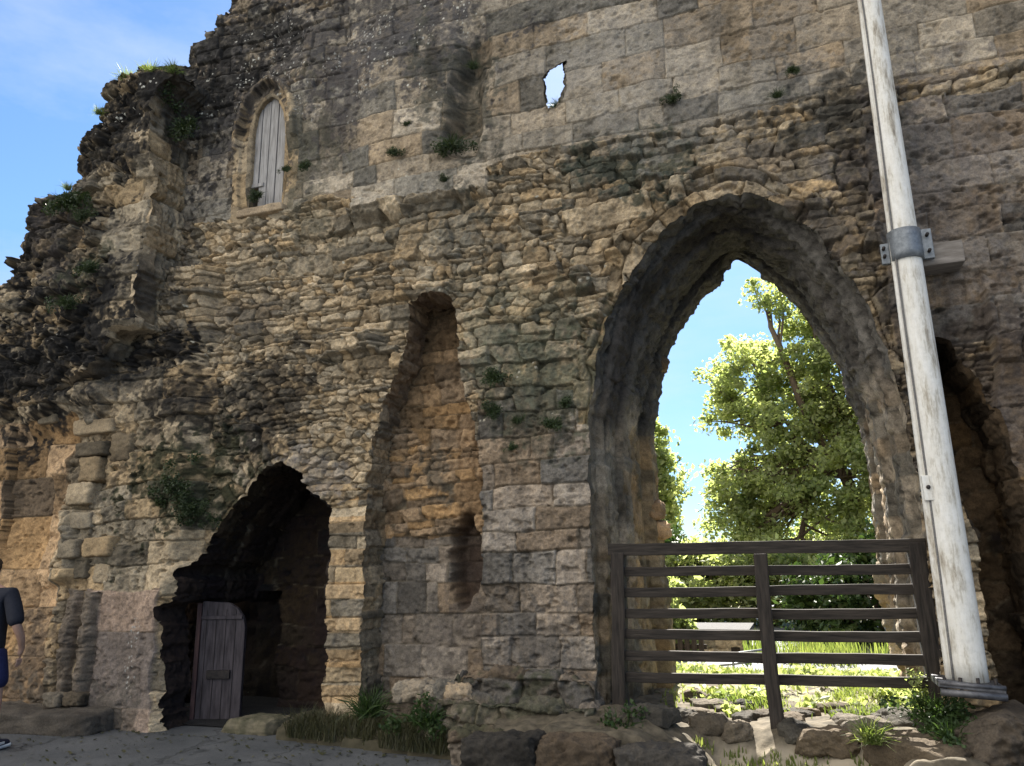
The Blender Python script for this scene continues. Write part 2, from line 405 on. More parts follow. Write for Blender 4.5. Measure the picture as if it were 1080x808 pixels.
DOOR = lens(wps([(187, 800), (187, 700), (186, 640), (196, 632), (203, 600), (222, 566), (245, 530), (262, 508), (280, 494), (296, 489), (318, 500), (322, 516), (336, 522),
                 (345, 538), (346, 600), (343, 680), (339, 800)]), amp=.05, seed=8, sc_=4.)
NICHE = lens(wps([(377, 760), (380, 690), (384, 600), (386, 520), (392, 470), (402, 430), (412, 405), (424, 370), (432, 335), (432, 316), (452, 311), (476, 314), (479, 340),
                  (483, 375), (488, 405), (500, 450), (507, 500), (509, 600), (508, 680), (506, 760)]), amp=.035, seed=12, sc_=4.)
WIN = lens(wps([(257, 218), (259, 185), (261, 155), (262, 135), (266, 116), (273, 104), (282, 97), (289, 102), (294, 112), (296, 130), (296, 160), (294, 190), (292, 214)]), amp=.006, seed=14)
def hole_at(y):
    c = HOLE.mean(0); q = resample(HOLE, n=len(HOLE), closed=True); return c+(q-c)*(1+.5*y)+np.array((-.276*y, .726*y))
HOLE = ragged(resample(wps([(577, 115), (573, 98), (573, 82), (580, 72), (590, 64), (596, 60), (594, 75), (597, 92), (592, 104), (586, 112)]), .013, closed=True), .02, 6, 7., True)
RECESS = lens([(1.36, -.1), (1.36, 1.0), (1.33, 2.0), (1.24, 2.7), (1.16, 3.1), (1.22, 3.45), (1.42, 3.35), (1.58, 3.0), (1.66, 2.6), (1.68, 1.8), (1.70, .9), (1.70, -.1)], amp=.035, seed=21)

HL = resample(HOLE, n=len(HOLE), closed=True)
_c = WIN.mean(0); WINX = WIN+(WIN-_c)/np.linalg.norm(WIN-_c, axis=1)[:, None]*.05
def outline_top(pts): return ragged(resample(pts, .014), .045, 31, 5.)
SIL = outline_top(wps([(150, 340), (158, 78), (198, 66), (199, 46), (212, 41), (213, 30), (227, 28), (228, 14), (241, 12), (242, -8), (262, -12), (264, -40)])
                  + [(-5.0, 9.45), (-3.4, 9.3), (-2.2, 9.5), (-1.0, 9.15), (.2, 9.3), (1.6, 9.55), (3.0, 9.3), (4.2, 9.4)])
X0, X1, Z0, Z1 = -10.9, 4.2, -.35, 9.7
FAC_OUT = np.vstack([[(X0-.1, Z0-.1), (X0-.1, 4.75)], [(-7.3, 4.75)], SIL, [(X1+.1, 9.4), (X1+.1, Z0-.1)]])

def zl(X): return np.where(X < -4.38, 5.82, np.where(X < -2.75, 5.60, 5.87))

def facade_fields(X, Z):
    """relief and colour of the main face at wall coordinates X, Z"""
    wX = X+.05*fbm(X*2.5, Z*2.5, 3, 71); wZ = Z+.05*fbm(X*2.5, Z*2.5, 3, 72)
    h, rgb = stones('coursed', X, Z, 1, PAL_TAN)
    h1, c1 = stones('rubble', X, Z, 2, PAL_TAN, su=.15, sv=.085)
    t = fbm(X*.8+9, Z*1.2, 4, 34) > .10; h = np.where(t, h1, h); rgb = np.where(t[..., None], c1, rgb)
    h2, c2 = stones('coursed', X+3, Z, 9, PAL_TAN, ch=.17, bl=.30, rel=.06, offs=.08)       # bigger stones, in patches
    t = sstep(.0, .12, fbm(X*.9, Z*1.1, 3, 33)-.05)
    t = np.where((X > -1.9) & (Z > 4.2), np.maximum(t, .9), t)
    h = np.where(t > .5, h2, h); rgb = np.where((t > .5)[..., None], c2, rgb)
    base = .035*fbm(X*.8, Z*.8, 3, 51)+.03*fbm(X*2.2, Z*2.2, 3, 52)
    gx_ = X[0]; gz_ = Z[:, 0]
    def win_(x0, x1, z0, z1):
        return (slice(*np.searchsorted(gz_, (z0, z1))), slice(*np.searchsorted(gx_, (x0, x1))))
    def put(box, cond, kind, seed, pal, tint=None, uv=None, push=0., **kw):
        q = win_(*box)
        if X[q].size == 0: return
        m = cond(wX[q], wZ[q], q); u, v = (X[q], Z[q]) if uv is None else (uv[0][q], uv[1][q])
        hh, cc = stones(kind, u, v, seed, pal, **kw)
        if tint is not None: cc = cc*tint(X[q], Z[q])
        h[q] = np.where(m, hh, h[q]); rgb[q] = np.where(m[..., None], cc, rgb[q]); base[q] += np.where(m, push, 0)
    BIG = (-99, 99, -99, 99)
    put((-99, 99, 5.3, 99), lambda x, z, q: z > zl(x), 'ashlar', 3, PAL_GREY, push=-.03, ch=.33, bl=.72, rel=.022, edge=.012, offs=.024, rough=.75, warp=.012)
    put((-99, -4.3, 6.3, 99), lambda x, z, q: (x < -4.6) & (z > 7.0+.25*(x+6.5)), 'ashlar', 4, PAL_GREY, ch=.20, bl=.34, rel=.04, edge=.02, offs=.055)
    put((-3.1, -1.3, -99, 3.5), lambda x, z, q: (x > -2.86) & (x < -1.5) & (z < 3.25), 'ashlar', 5, PAL_MAUVE, ch=.25, bl=.46, rel=.034, edge=.020, offs=.05, warp=.03, rough=1.3)
    alt = lambda X, Z: np.where((np.floor((Z+.02)/.165).astype(np.int64) % 2 == 0)[..., None], np.array((1.10, .98, .84), np.float32), np.array((.98, 1.0, 1.03), np.float32))
    put((-4.9, -3.8, -99, 2.7), lambda x, z, q: (x > -4.62) & (X[q] < -3.9) & (z < 2.25+.3*(x+4.5)), 'ashlar', 6, PAL_TAN, tint=alt, ch=.165, bl=.9, rel=.03, edge=.014, offs=.04, vari=.25)
    put((-99, -5.9, -99, 4.2), lambda x, z, q: (x < -6.15) & (z < 3.9), 'ashlar', 7, PAL_TAN, ch=.30, bl=.55, rel=.04, edge=.02, offs=.08, warp=.05, rough=1.6)
    put((-99, -7.8, -99, 3.8), lambda x, z, q: (x < -7.98) & (z < 3.45) & (z > .2), 'ashlar', 17, PAL_ORANGE, ch=.52, bl=.75, rel=.025, edge=.013, offs=.03, warp=.02)
    pan = (wX > -7.52) & (wX < -6.42) & (wZ < 1.42)
    put((-7.7, -6.3, -99, 1.6), lambda x, z, q: pan[q], 'ashlar', 19, PAL_MAUVE, tint=lambda X, Z: np.array((1.02, .93, .92), np.float32), ch=.62, bl=1.3, rel=.010, edge=.006, offs=.006, rough=.7, warp=.02)
    # depth of the larger masses
    lm = sstep(-6.15, -6.45, wX)*(1-sstep(3.4, 4.6, Z)*.2)
    base = base+.24*lm*np.where(Z < 5.2, 1, 0)+np.where(pan, .03, 0)
    lump = sstep(3.35, 3.75, wZ+.22*fbm(X*3, Z*3, 4, 83))*sstep(-7.05, -7.5, wX); base = base+.16*lump+lump*.12*fbm(X*2.6, Z*2.6, 5, 81)
    base = base-.30*((wX > -8.99) & (wX < -8.91) & (wZ > 1.9) & (wZ < 3.35))               # dark slot beside the smooth blocks
    base = base-.12*sstep(.1, -.1, np.abs(wX+8.45)-.45)*sstep(3.4, 3.2, wZ)*(wZ > 1.2)
    for px in (66, 87):                                                    # two engaged shafts beside the plain panel
        xc = wp(px, 690, -.3)[0]; dx = np.abs(X-xc+.012*fbm(Z*3, X*0, 2, px)); rr = .088+.008*fbm(Z*4, X*0, 2, px+1); m = (dx < .10) & (wZ < 1.40)
        hp, cp = stones('plain', X[win_(xc-.25, xc+.25, -1, 1.6)], Z[win_(xc-.25, xc+.25, -1, 1.6)], 89+px, PAL_MAUVE, rough=.9)
        q = win_(xc-.25, xc+.25, -1, 1.6); mm = m[q]; h[q] = np.where(mm, hp+np.sqrt(np.clip(rr[q]**2-dx[q]**2, 0, None))*1.05-.02-.02*(np.abs(Z[q]-.80) < .012), h[q]); rgb[q] = np.where(mm[..., None], cp*np.array((.80, .72, .64), np.float32), rgb[q])
        base[q] -= np.where((dx[q] >= .10) & (dx[q] < .15) & (wZ[q] < 1.40), .05, 0)
    # ledge of long stones over the rubble, hollow below it
    le = (wX > -4.42) & (wX < -2.75); lz = 5.60+.06*fbm(X*1.5, X*0, 3, 85)
    base = base+np.where(le, .10*sstep(lz-.20, lz-.08, Z)*sstep(lz+.13, lz+.08, Z)-.04*sstep(lz-.42, lz-.28, Z)*sstep(lz-.10, lz-.20, Z), 0)
    sl = np.abs(wZ-5.80) < .05; base = base+np.where(sl & (X < -4.5) & (X > -6.95), .04, 0)      # sill course
    # scar in the upper wall
    sx = np.abs(wX+3.02-(Z-6.6)*.06)+.06*fbm(X*3, Z*3, 3, 86); base = base-.30*sstep(.26, .08, sx)*sstep(5.95, 6.25, wZ)*sstep(7.9, 7.0, wZ)
    # single projecting stones
    base = base+.13*sstep(-8.32, -8.24, wX)*sstep(-7.74, -7.84, wX)*sstep(1.42, 1.52, wZ)*sstep(3.1, 2.95, wZ)*(.8+.5*fbm(X*4, Z*5, 3, 87))
    for px, py, rx, ry, a in ((367, 362, 30, 11, .13), (300, 255, 14, 6, .05), (450, 307, 34, 6, .09), (395, 214, 26, 8, .04), (686, 205, 9, 16, .09), (560, 235, 22, 7, .05), (615, 330, 16, 8, .05),
                              (912, 245, 22, 20, .10), (180, 372, 20, 9, .10), (120, 300, 20, 10, .08), (600, 305, 25, 7, .06), (650, 260, 15, 9, .08), (575, 290, 18, 7, .05), (835, 215, 30, 8, .07), (720, 195, 14, 10, .06)):
        cx, cz = wp(px, py); bx = abs(wp(px+rx, py)[0]-cx); bz = abs(wp(px, py-ry)[1]-cz); q = win_(cx-bx*1.6-.1, cx+bx*1.6+.1, cz-bz*1.6-.1, cz+bz*1.6+.1)
        e = np.maximum(np.abs(wX[q]-cx)/bx, np.abs(wZ[q]-cz)/bz); base[q] += a*sstep(1.15, .75, e)
    # voussoirs round the gateway and the doorway
    D, S = dist_to(GF_in[::4], X, Z, .7); wv = .34+.14*fbm(X*1.7, Z*1.7, 3, 61)
    put((-2.6, 1.9, 2.7, 6.2), lambda x, z, q: (D[q] < wv[q]-.10) & (Z[q] > 2.9) & (D[q] > 0) & (fbm(X[q]*1.4, Z[q]*1.4, 3, 63) > -.22), 'ashlar', 25, PAL_TAN*.9, uv=(S, D+.03), ch=.30, bl=.20, rel=.06, edge=.02, offs=.13, warp=.07, rough=1.8, vari=.7)
    D2, S2 = dist_to(DOOR[::4], X, Z, .5)
    put((-7.2, -4.9, 1.9, 3.3), lambda x, z, q: (D2[q] < .27) & (Z[q] > 2.05) & (X[q] < -5.1), 'ashlar', 27, PAL_TAN, uv=(S2, D2+.02), ch=.30, bl=.17, rel=.05, edge=.02, offs=.07, warp=.03)
    D3, S3 = dist_to(WINX[::3], X, Z, .4); zw = wp(282, 150)[1]
    put((-7.4, -5.2, 5.6, 8.2), lambda x, z, q: (D3[q] < .19) & (D3[q] > 0), 'ashlar', 39, PAL_TAN*np.float32(1.02), uv=(S3, D3*.3), ch=.6, bl=.36, rel=.014, edge=.008, offs=.008, rough=.6)
    base = base+(.075*sstep(.20, .17, D3)*sstep(.10, .125, D3)*(Z > zw)-.045*sstep(.10, .08, D3))*(D3 < .3)
    # right buttress
    bt = lambda x, z, q: (x > 1.68) & (z < 3.7)
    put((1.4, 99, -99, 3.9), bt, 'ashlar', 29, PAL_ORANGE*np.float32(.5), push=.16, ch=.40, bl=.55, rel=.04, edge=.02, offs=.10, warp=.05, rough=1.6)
    put((.8, 99, 3.1, 5.8), lambda x, z, q: (x > 1.0) & (z > 3.3) & (z < 5.6), 'ashlar', 37, PAL_MAUVE, ch=.30, bl=.6, rel=.02, edge=.02, offs=.03, rough=1.5)
    # ---- lichen, soot, moss and washed patches
    K = (.015, .014, .0135); G = (.05, .06, .03); B = (.14, .125, .11)
    S_ = lambda *a, **k: pstain(rgb, X, Z, *a, **k)
    S_(55, 365, 75, 60, K, .95, 101); S_(45, 412, 85, 26, K, .92, 137); S_(150, 395, 26, 30, (.06, .055, .05), .6, 138); S_(620, 180, 26, 26, (.08, .085, .07), .5, 139); S_(500, 300, 30, 22, (.12, .12, .09), .4, 140); S_(182, 372, 26, 11, K, .97, 102); S_(205, 420, 22, 18, K, .8, 103); S_(275, 425, 60, 45, K, .78, 104)
    S_(190, 518, 52, 45, (.024, .028, .014), .92, 105); S_(245, 445, 30, 30, K, .6, 106); S_(120, 505, 25, 40, K, .6, 107)
    S_(330, 40, 130, 75, (.07, .065, .065), .85, 108); S_(225, 50, 60, 50, K, .85, 109); S_(430, 30, 70, 50, (.09, .085, .085), .7, 110)
    S_(215, 130, 34, 60, K, .85, 111); S_(345, 130, 22, 45, (.07, .062, .06), .75, 112); S_(320, 190, 22, 70, (.09, .085, .06), .6, 113)
    S_(480, 110, 30, 70, (.075, .075, .06), .75, 114); S_(660, 175, 55, 28, (.045, .055, .042), .85, 115); S_(880, 130, 60, 55, (.05, .052, .05), .8, 116)
    S_(590, 400, 80, 50, (.07, .078, .05), .7, 117); S_(560, 430, 55, 40, (.06, .06, .045), .6, 118); S_(545, 360, 60, 50, (.13, .14, .10), .45, 119)
    S_(860, 240, 45, 26, (.09, .08, .072), .7, 120); S_(820, 170, 60, 24, B, .6, 121); S_(930, 180, 60, 60, (.11, .095, .09), .6, 122)
    S_(1000, 230, 90, 140, (.17, .155, .145), .55, 123); S_(1060, 400, 50, 130, (.10, .075, .055), .6, 124); S_(1000, 420, 60, 120, (.06, .05, .045), .75, 125)
    S_(560, 700, 80, 40, (.12, .11, .10), .65, 126); S_(440, 650, 60, 60, B, .4, 127); S_(250, 330, 30, 20, (.09, .08, .07), .5, 128)
    S_(180, 260, 26, 60, (.06, .055, .05), .7, 129); S_(60, 690, 30, 60, (.06, .05, .045), .6, 130); S_(130, 740, 60, 25, (.10, .09, .075), .6, 131)
    S_(700, 60, 140, 60, (.27, .25, .22), .5, 132); S_(400, 250, 70, 18, (.17, .15, .11), .5, 133); S_(330, 500, 30, 20, (.2, .19, .19), .5, 134)
    S_(690, 150, 60, 14, (.12, .12, .10), .5, 135); S_(480, 250, 30, 40, (.16, .155, .13), .5, 136)
    cx, cz = wp(340, 60); specks(rgb, X, Z, cx, cz, 1.4, 1.2, .40, 201, (.45, .44, .40), .04); cx, cz = wp(318, 82); specks(rgb, X, Z, cx, cz, .26, .30, .9, 202, (.60, .59, .54), .045)
    cx, cz = wp(440, 40); specks(rgb, X, Z, cx, cz, .9, .9, .4, 203); cx, cz = wp(160, 690); specks(rgb, X, Z, cx, cz, .10, .5, .8, 204, (.42, .41, .38), .05)
    cx, cz = wp(30, 740); specks(rgb, X, Z, cx, cz, .4, .3, .8, 205, (.5, .48, .45), .07); specks(rgb, X, Z, -3.5, 4.4, 3.4, 2., .05, 206, (.5, .47, .38), .05)
    cx, cz = wp(255, 90); specks(rgb, X, Z, cx, cz, .8, .9, .35, 207)
    # streaks washed down the face
    st = np.clip(fbm(X*5, Z*.55, 4, 301)-.25, 0, 1)[..., None]; rgb = rgb*(1-.45*st)
    rgb = rgb*(1+.18*fbm(X*.7, Z*.7, 3, 302)[..., None])
    return (h+base).astype(np.float32), np.clip(rgb, .012, .75)

def snap(P, keep, polys):
    """pull the border vertices of the face onto the outline of an opening; returns each outline's depth along the border"""
    nv, nu = P.shape[:2]; k = np.zeros((nv, nu), int); out = []
    for a, b in ((0, 0), (0, 1), (1, 0), (1, 1)):
        k[a:nv-1+a, b:nu-1+b] += keep
    bi = np.argwhere((k > 0) & (k < 4))
    for poly in polys:
        q = np.asarray(poly); p = P[bi[:, 0], bi[:, 1]]
        m = (p[:, 0] > q[:, 0].min()-.1) & (p[:, 0] < q[:, 0].max()+.1) & (p[:, 2] > q[:, 1].min()-.1) & (p[:, 2] < q[:, 1].max()+.1); bm_ = bi[m]; p = p[m]
        ys = np.full(len(q), -.03); best = np.full(len(q), 1e9)
        for c in range(0, len(bm_), 2000):
            pp = p[c:c+2000]; dd = ((pp[:, None, [0, 2]]-q[None])**2).sum(-1); j = dd.argmin(1); ok = dd[np.arange(len(pp)), j] < (RES*1.7)**2
            ii = bm_[c:c+2000][ok]; P[ii[:, 0], ii[:, 1], 0] = q[j[ok], 0]; P[ii[:, 0], ii[:, 1], 2] = q[j[ok], 1]
            jm = dd.argmin(0); dm = dd[jm, np.arange(len(q))]; u = dm < best
            ys[u] = pp[jm[u], 1]; best[u] = dm[u]
        out.append(np.where(best < .05**2, ys, np.median(ys))-.003)
    return out

def close_bottom(p): return np.vstack([p, [(p[-1][0], -1.), (p[0][0], -1.)]])
gx = np.arange(X0, X1, RES); gz = np.arange(Z0, Z1, RES)
GX, GZ = np.meshgrid(gx, gz); GX = GX.astype(np.float32); GZ = GZ.astype(np.float32)
H, RGB = facade_fields(GX, GZ)
keepv = inside(FAC_OUT, GX, GZ)
for poly in (close_bottom(GF), close_bottom(DOOR), close_bottom(NICHE), WINX, HOLE, close_bottom(RECESS)): keepv &= ~inside(poly, GX, GZ)
keep = keepv[:-1, :-1] & keepv[1:, :-1] & keepv[:-1, 1:] & keepv[1:, 1:]
P = np.stack([GX, -H, GZ], -1)
yGF, yDOOR, yNICHE, yWIN, yHOLE, yREC, ySIL = snap(P, keep, [GF, DOOR, NICHE, WINX, HL, RECESS, SIL])
face = link('wall_face', grid_mesh('wall_face', P, RGB, np.array((0, -1., 0)), keep), M_STONE, wall)
del P, GX, GZ, H, RGB

def loft(name, sections, fields, parent, sign=1., mat=None, step=.016, drop=None):
    """masonry on a surface that runs through the openings' outlines: sections = [(outline n x 2, depth y), ...]"""
    S = [(np.asarray(p), y if np.ndim(y) else np.full(len(p), y)) for p, y in sections]; n = len(S[0][0])
    strips = []; vv = []; acc = 0.
    for (a, ya), (b, yb) in zip(S[:-1], S[1:]):
        L = float(np.sqrt(((a-b)**2).sum(1)+(ya-yb)**2).mean()); k = max(2, int(L/step))
        for i in range(k):
            t = i/k; strips.append(np.c_[lerp(a[:, 0], b[:, 0], t), lerp(ya, yb, t), lerp(a[:, 1], b[:, 1], t)]); vv.append(acc+L*t)
        acc += L
    a, ya = S[-1]; strips.append(np.c_[a[:, 0], ya, a[:, 1]]); vv.append(acc)
    P = np.array(strips); vv = np.array(vv)
    s = np.r_[0, np.cumsum(np.linalg.norm(np.diff(P[0], axis=0), axis=1))]
    U, V = np.meshgrid(s, vv)
    du = np.gradient(P, axis=1); dv = np.gradient(P, axis=0); N = np.cross(dv, du); N /= np.linalg.norm(N, axis=-1)[..., None]+1e-9
    c = P.reshape(-1, 3).mean(0); c[1] = 0
    q = (c-P); q[..., 1] = 0
    if (N*q).sum()*sign < 0: N = -N
    h, rgb = fields(U, V, P)
    h = h*np.clip((V-V[0])/.07, 0, 1)
    for _ in range(2):
        N[:, 1:-1] = (N[:, :-2]+2*N[:, 1:-1]+N[:, 2:])/4; N[1:-1] = (N[:-2]+2*N[1:-1]+N[2:])/4
    P2 = P+N*h[..., None]; kp = None
    if drop is not None:
        k = ~drop(P); kp = k[:-1, :-1] & k[1:, :-1] & k[:-1, 1:] & k[1:, 1:]
    return link(name, grid_mesh(name, P2, rgb, N, kp), mat or M_STONE, parent)

# ---- gateway passage
def scale_in(p, d):
    """move an arch outline inwards by d metres"""
    n = poly_normals(smooth_poly(p, 12)); c = p.mean(0)
    if ((c-p)*n).sum() < 0: n = -n
    return p+n*d
mid = lambda t: GF*(1-t)+GB*t
def gate_fields(U, V, P):
    X, Y, Z = P[..., 0], P[..., 1], P[..., 2]
    h, c = stones('ashlar', V, U, 41, PAL_GREY, ch=.30, bl=.42, rel=.016, edge=.02, offs=.03, warp=.03, rough=1.3)
    hp, cp = stones('plain', U, V, 43, PAL_MAUVE)
    crown = sstep(2.7, 3.3, Z+.35*fbm(U*1.5, V*1.5, 3, 44))
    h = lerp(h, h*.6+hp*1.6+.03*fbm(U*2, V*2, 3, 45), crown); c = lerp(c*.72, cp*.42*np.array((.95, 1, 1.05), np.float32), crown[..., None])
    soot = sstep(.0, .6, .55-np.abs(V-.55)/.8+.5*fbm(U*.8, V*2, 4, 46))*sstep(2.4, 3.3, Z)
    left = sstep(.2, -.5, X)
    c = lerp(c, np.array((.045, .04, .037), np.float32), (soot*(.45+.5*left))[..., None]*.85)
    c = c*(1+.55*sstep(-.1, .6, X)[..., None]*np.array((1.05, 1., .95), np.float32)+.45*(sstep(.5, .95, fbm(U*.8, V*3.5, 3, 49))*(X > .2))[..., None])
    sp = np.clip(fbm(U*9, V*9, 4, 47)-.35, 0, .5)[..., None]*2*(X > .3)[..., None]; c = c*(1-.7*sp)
    lf = ((X < -.9) & (V > 1.0) & (Z < 3.0))[..., None]; c = np.where(lf, c*np.array((1.25, 1.12, .9), np.float32), c)  # warm bounce light painted into the far left jamb
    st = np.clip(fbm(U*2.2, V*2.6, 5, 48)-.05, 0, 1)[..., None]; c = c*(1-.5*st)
    return h.astype(np.float32), np.clip(c, .012, .6).astype(np.float32)
GFs = smooth_poly(GF, 60)
rebate = scale_in(GFs, .085); rebate[:, 1] = np.where(GFs[:, 1] > 3.4, GFs[:, 1]-.05, rebate[:, 1])
GBs = smooth_poly(GB, 40); rebate2 = rebate*.85+GBs*.15; rebate3 = scale_in(rebate2, .07); rebate3[:, 1] = np.where(rebate2[:, 1] > 3.4, rebate2[:, 1]-.04, rebate2[:, 1]); m1 = rebate3*.6+GBs*.4; m2 = rebate*.2+scale_in(GBs, -.10)*.8
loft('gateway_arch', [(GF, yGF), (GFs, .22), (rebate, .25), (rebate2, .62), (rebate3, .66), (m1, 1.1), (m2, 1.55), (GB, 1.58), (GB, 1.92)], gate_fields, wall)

# ---- back of the wall, so the passage has a far face
bx = np.arange(-10.9, 4.2, .05); bz = np.arange(-.35, 9.4, .05); BX, BZ = np.meshgrid(bx, bz); BX = BX.astype(np.float32); BZ = BZ.astype(np.float32)
hb, cb = stones('ashlar', BX, BZ, 61, PAL_TAN, ch=.3, bl=.6)
kv = inside(FAC_OUT, BX, BZ) & ~inside(close_bottom(GB), BX, BZ) & ~inside(hole_at(1.92), BX, BZ)
kq = kv[:-1, :-1] & kv[1:, :-1] & kv[:-1, 1:] & kv[1:, 1:]
Pb = np.stack([BX, 1.92+.3*hb, BZ], -1)
k4 = np.zeros(BX.shape, int)
for a in (0, 1):
    for b in (0, 1): k4[a:BX.shape[0]-1+a, b:BX.shape[1]-1+b] += kq
bi = np.argwhere((k4 > 0) & (k4 < 4))
for i, j in bi:
    d = ((GB-Pb[i, j][[0, 2]])**2).sum(1); m = d.argmin()
    if d[m] < .01: Pb[i, j] = (GB[m, 0], 1.92, GB[m, 1])
link('rear_face', grid_mesh('rear_face', Pb, cb, np.array((0, 1., 0)), kq), M_STONE, wall)

# ---- doorway
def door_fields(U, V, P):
    h, c = stones('ashlar', U, V, 51, PAL_ORANGE*np.float32(.12), ch=.34, bl=.5, rel=.03, edge=.025, offs=.07, warp=.05, rough=1.5)  # near-black stone colour: the interior's shade is painted in
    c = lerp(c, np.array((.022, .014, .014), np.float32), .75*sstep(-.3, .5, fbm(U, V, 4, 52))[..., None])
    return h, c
DB = np.array(DOOR)*np.array((1., 1.)); DB[:, 0] = DB[:, 0]*.98-.16; DB[:, 1] = np.minimum(DB[:, 1], 2.75)
DC = DB.copy(); DC[:, 0] = -5.5+(DB[:, 0]+5.5)*.95
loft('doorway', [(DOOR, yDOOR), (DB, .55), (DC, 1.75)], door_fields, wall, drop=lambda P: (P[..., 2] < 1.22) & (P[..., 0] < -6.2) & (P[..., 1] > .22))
def flat_patch(name, x0, x1, z0, z1, y, fields, cut=None, res=.018):
    a = np.arange(x0, x1, res); b = np.arange(z0, z1, res); A, B = np.meshgrid(a, b); A = A.astype(np.float32); B = B.astype(np.float32)
    h, c = fields(A, B, None); kp = None
    if cut is not None:
        k = ~cut(A, B); kp = k[:-1, :-1] & k[1:, :-1] & k[:-1, 1:] & k[1:, 1:]
    return link(name, grid_mesh(name, np.stack([A, y-h, B], -1), c, np.array((0, -1., 0)), kp), M_STONE, wall)
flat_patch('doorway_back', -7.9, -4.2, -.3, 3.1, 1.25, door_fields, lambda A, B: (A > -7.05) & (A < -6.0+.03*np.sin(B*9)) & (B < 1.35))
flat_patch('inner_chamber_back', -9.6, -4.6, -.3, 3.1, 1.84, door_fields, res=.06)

A, B = np.meshgrid(np.linspace(-9.4, -4.5, 60), np.linspace(.08, 1.9, 30)); Zf = .006+.012*(1+fbm(A*3, B*3, 3, 54))
link('chamber_floor', grid_mesh('chamber_floor', np.stack([A, B, Zf], -1), np.full(A.shape+(3,), .02), np.array((0, 0, 1.))), M_STONE, wall)  # floor coloured dark to go with the painted interior shade
# ---- niche
def niche_side(U, V, P):
    h, c = stones('ashlar', V, U, 53, PAL_TAN*.8, ch=.17, bl=.35, rel=.02, edge=.015, offs=.04)
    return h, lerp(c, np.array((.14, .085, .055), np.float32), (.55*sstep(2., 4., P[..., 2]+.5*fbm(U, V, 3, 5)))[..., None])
NB = np.array(NICHE)
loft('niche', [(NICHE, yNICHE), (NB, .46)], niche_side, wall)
def niche_back(A, B, _):
    h, c = stones('coursed', A, B, 55, PAL_ORANGE, ch=.15, bl=.26, rel=.05, offs=.07)
    h2, c2 = stones('ashlar', A, B, 57, PAL_MAUVE, ch=.26, bl=.36, rel=.03, offs=.05)
    t = (B+.12*fbm(A*2, B*2, 3, 58)) < 1.9; h = np.where(t, h2, h); c = np.where(t[..., None], c2*.85, c)
    h3, c3 = stones('ashlar', A, B, 59, PAL_ORANGE*np.float32(.85), ch=.19, bl=.34, rel=.05, edge=.014, offs=.06, warp=.05, rough=2.); t = (B+.2*fbm(A*2, B*2, 3, 60) > 2.9); h = np.where(t, h3-.03, h); c = np.where(t[..., None], c3, c)
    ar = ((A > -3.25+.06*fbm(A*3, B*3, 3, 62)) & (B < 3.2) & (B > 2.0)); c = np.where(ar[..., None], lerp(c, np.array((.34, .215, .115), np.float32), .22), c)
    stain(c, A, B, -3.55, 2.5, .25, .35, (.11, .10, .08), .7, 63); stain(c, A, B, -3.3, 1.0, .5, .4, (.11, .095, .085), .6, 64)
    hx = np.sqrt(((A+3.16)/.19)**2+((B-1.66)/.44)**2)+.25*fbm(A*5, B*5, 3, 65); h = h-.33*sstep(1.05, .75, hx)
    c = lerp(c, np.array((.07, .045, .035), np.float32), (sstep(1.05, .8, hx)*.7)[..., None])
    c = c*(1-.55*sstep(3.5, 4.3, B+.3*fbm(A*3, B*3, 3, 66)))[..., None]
    return h, c
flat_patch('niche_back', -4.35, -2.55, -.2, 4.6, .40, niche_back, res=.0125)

# ---- recess beside the pole
def rec_fields(U, V, P):
    return stones('ashlar', V, U, 67, PAL_ORANGE*.28, ch=.3, bl=.5, rel=.03, offs=.07, warp=.05)  # recess shade put into a darkened stone colour
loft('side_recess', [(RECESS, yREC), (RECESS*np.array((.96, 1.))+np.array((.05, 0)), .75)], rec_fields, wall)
flat_patch('side_recess_back', .95, 1.95, -.2, 3.6, .72, lambda A, B, _: stones('rubble', A, B, 68, PAL_ORANGE*.25, su=.3, sv=.2), res=.02)  # back darkened in colour for the recess shade as well

# ---- broken top of the wall and the hole through it
edge_f = lambda U, V, P: stones('rubble', U, V, 69, PAL_GREY*.6, su=.3, sv=.2, rel=.03)
loft('wall_top', [(SIL, ySIL), (SIL+np.array((0., .03)), .5), (SIL, 1.92)], edge_f, wall, sign=-1., step=.05)
loft('light_hole', [(HL, yHOLE), (hole_at(.5), .5), (hole_at(1.94), 1.94)], edge_f, wall, step=.03)

# ---- stub of the broken cross wall at the left
YS = -.6
STUB_L = [(184, 69), (165, 71), (150, 77), (136, 79), (127, 87), (113, 93), (104, 99), (96, 112), (92, 127), (86, 136), (89, 141), (77, 144), (80, 152), (72, 163), (69, 176), (73, 182),
          (62, 190), (57, 203), (49, 205), (45, 212), (29, 217), (24, 228), (21, 246), (13, 256), (16, 262), (6, 264), (-2, 276), (-8, 290), (-22, 300), (-60, 330), (-95, 420), (-60, 440), (-20, 418), (15, 425), (60, 400), (95, 392),
          (118, 350), (143, 340), (147, 290), (150, 240), (154, 190), (157, 140), (161, 110), (170, 90), (184, 76)]
ST = ragged(resample(wps(STUB_L, YS), .014, closed=True), .045, 41, 4., True)
a = np.arange(ST[:, 0].min()-.05, ST[:, 0].max()+.05, RES); b = np.arange(ST[:, 1].min()-.05, ST[:, 1].max()+.05, RES); A, B = np.meshgrid(a, b); A = A.astype(np.float32); B = B.astype(np.float32)
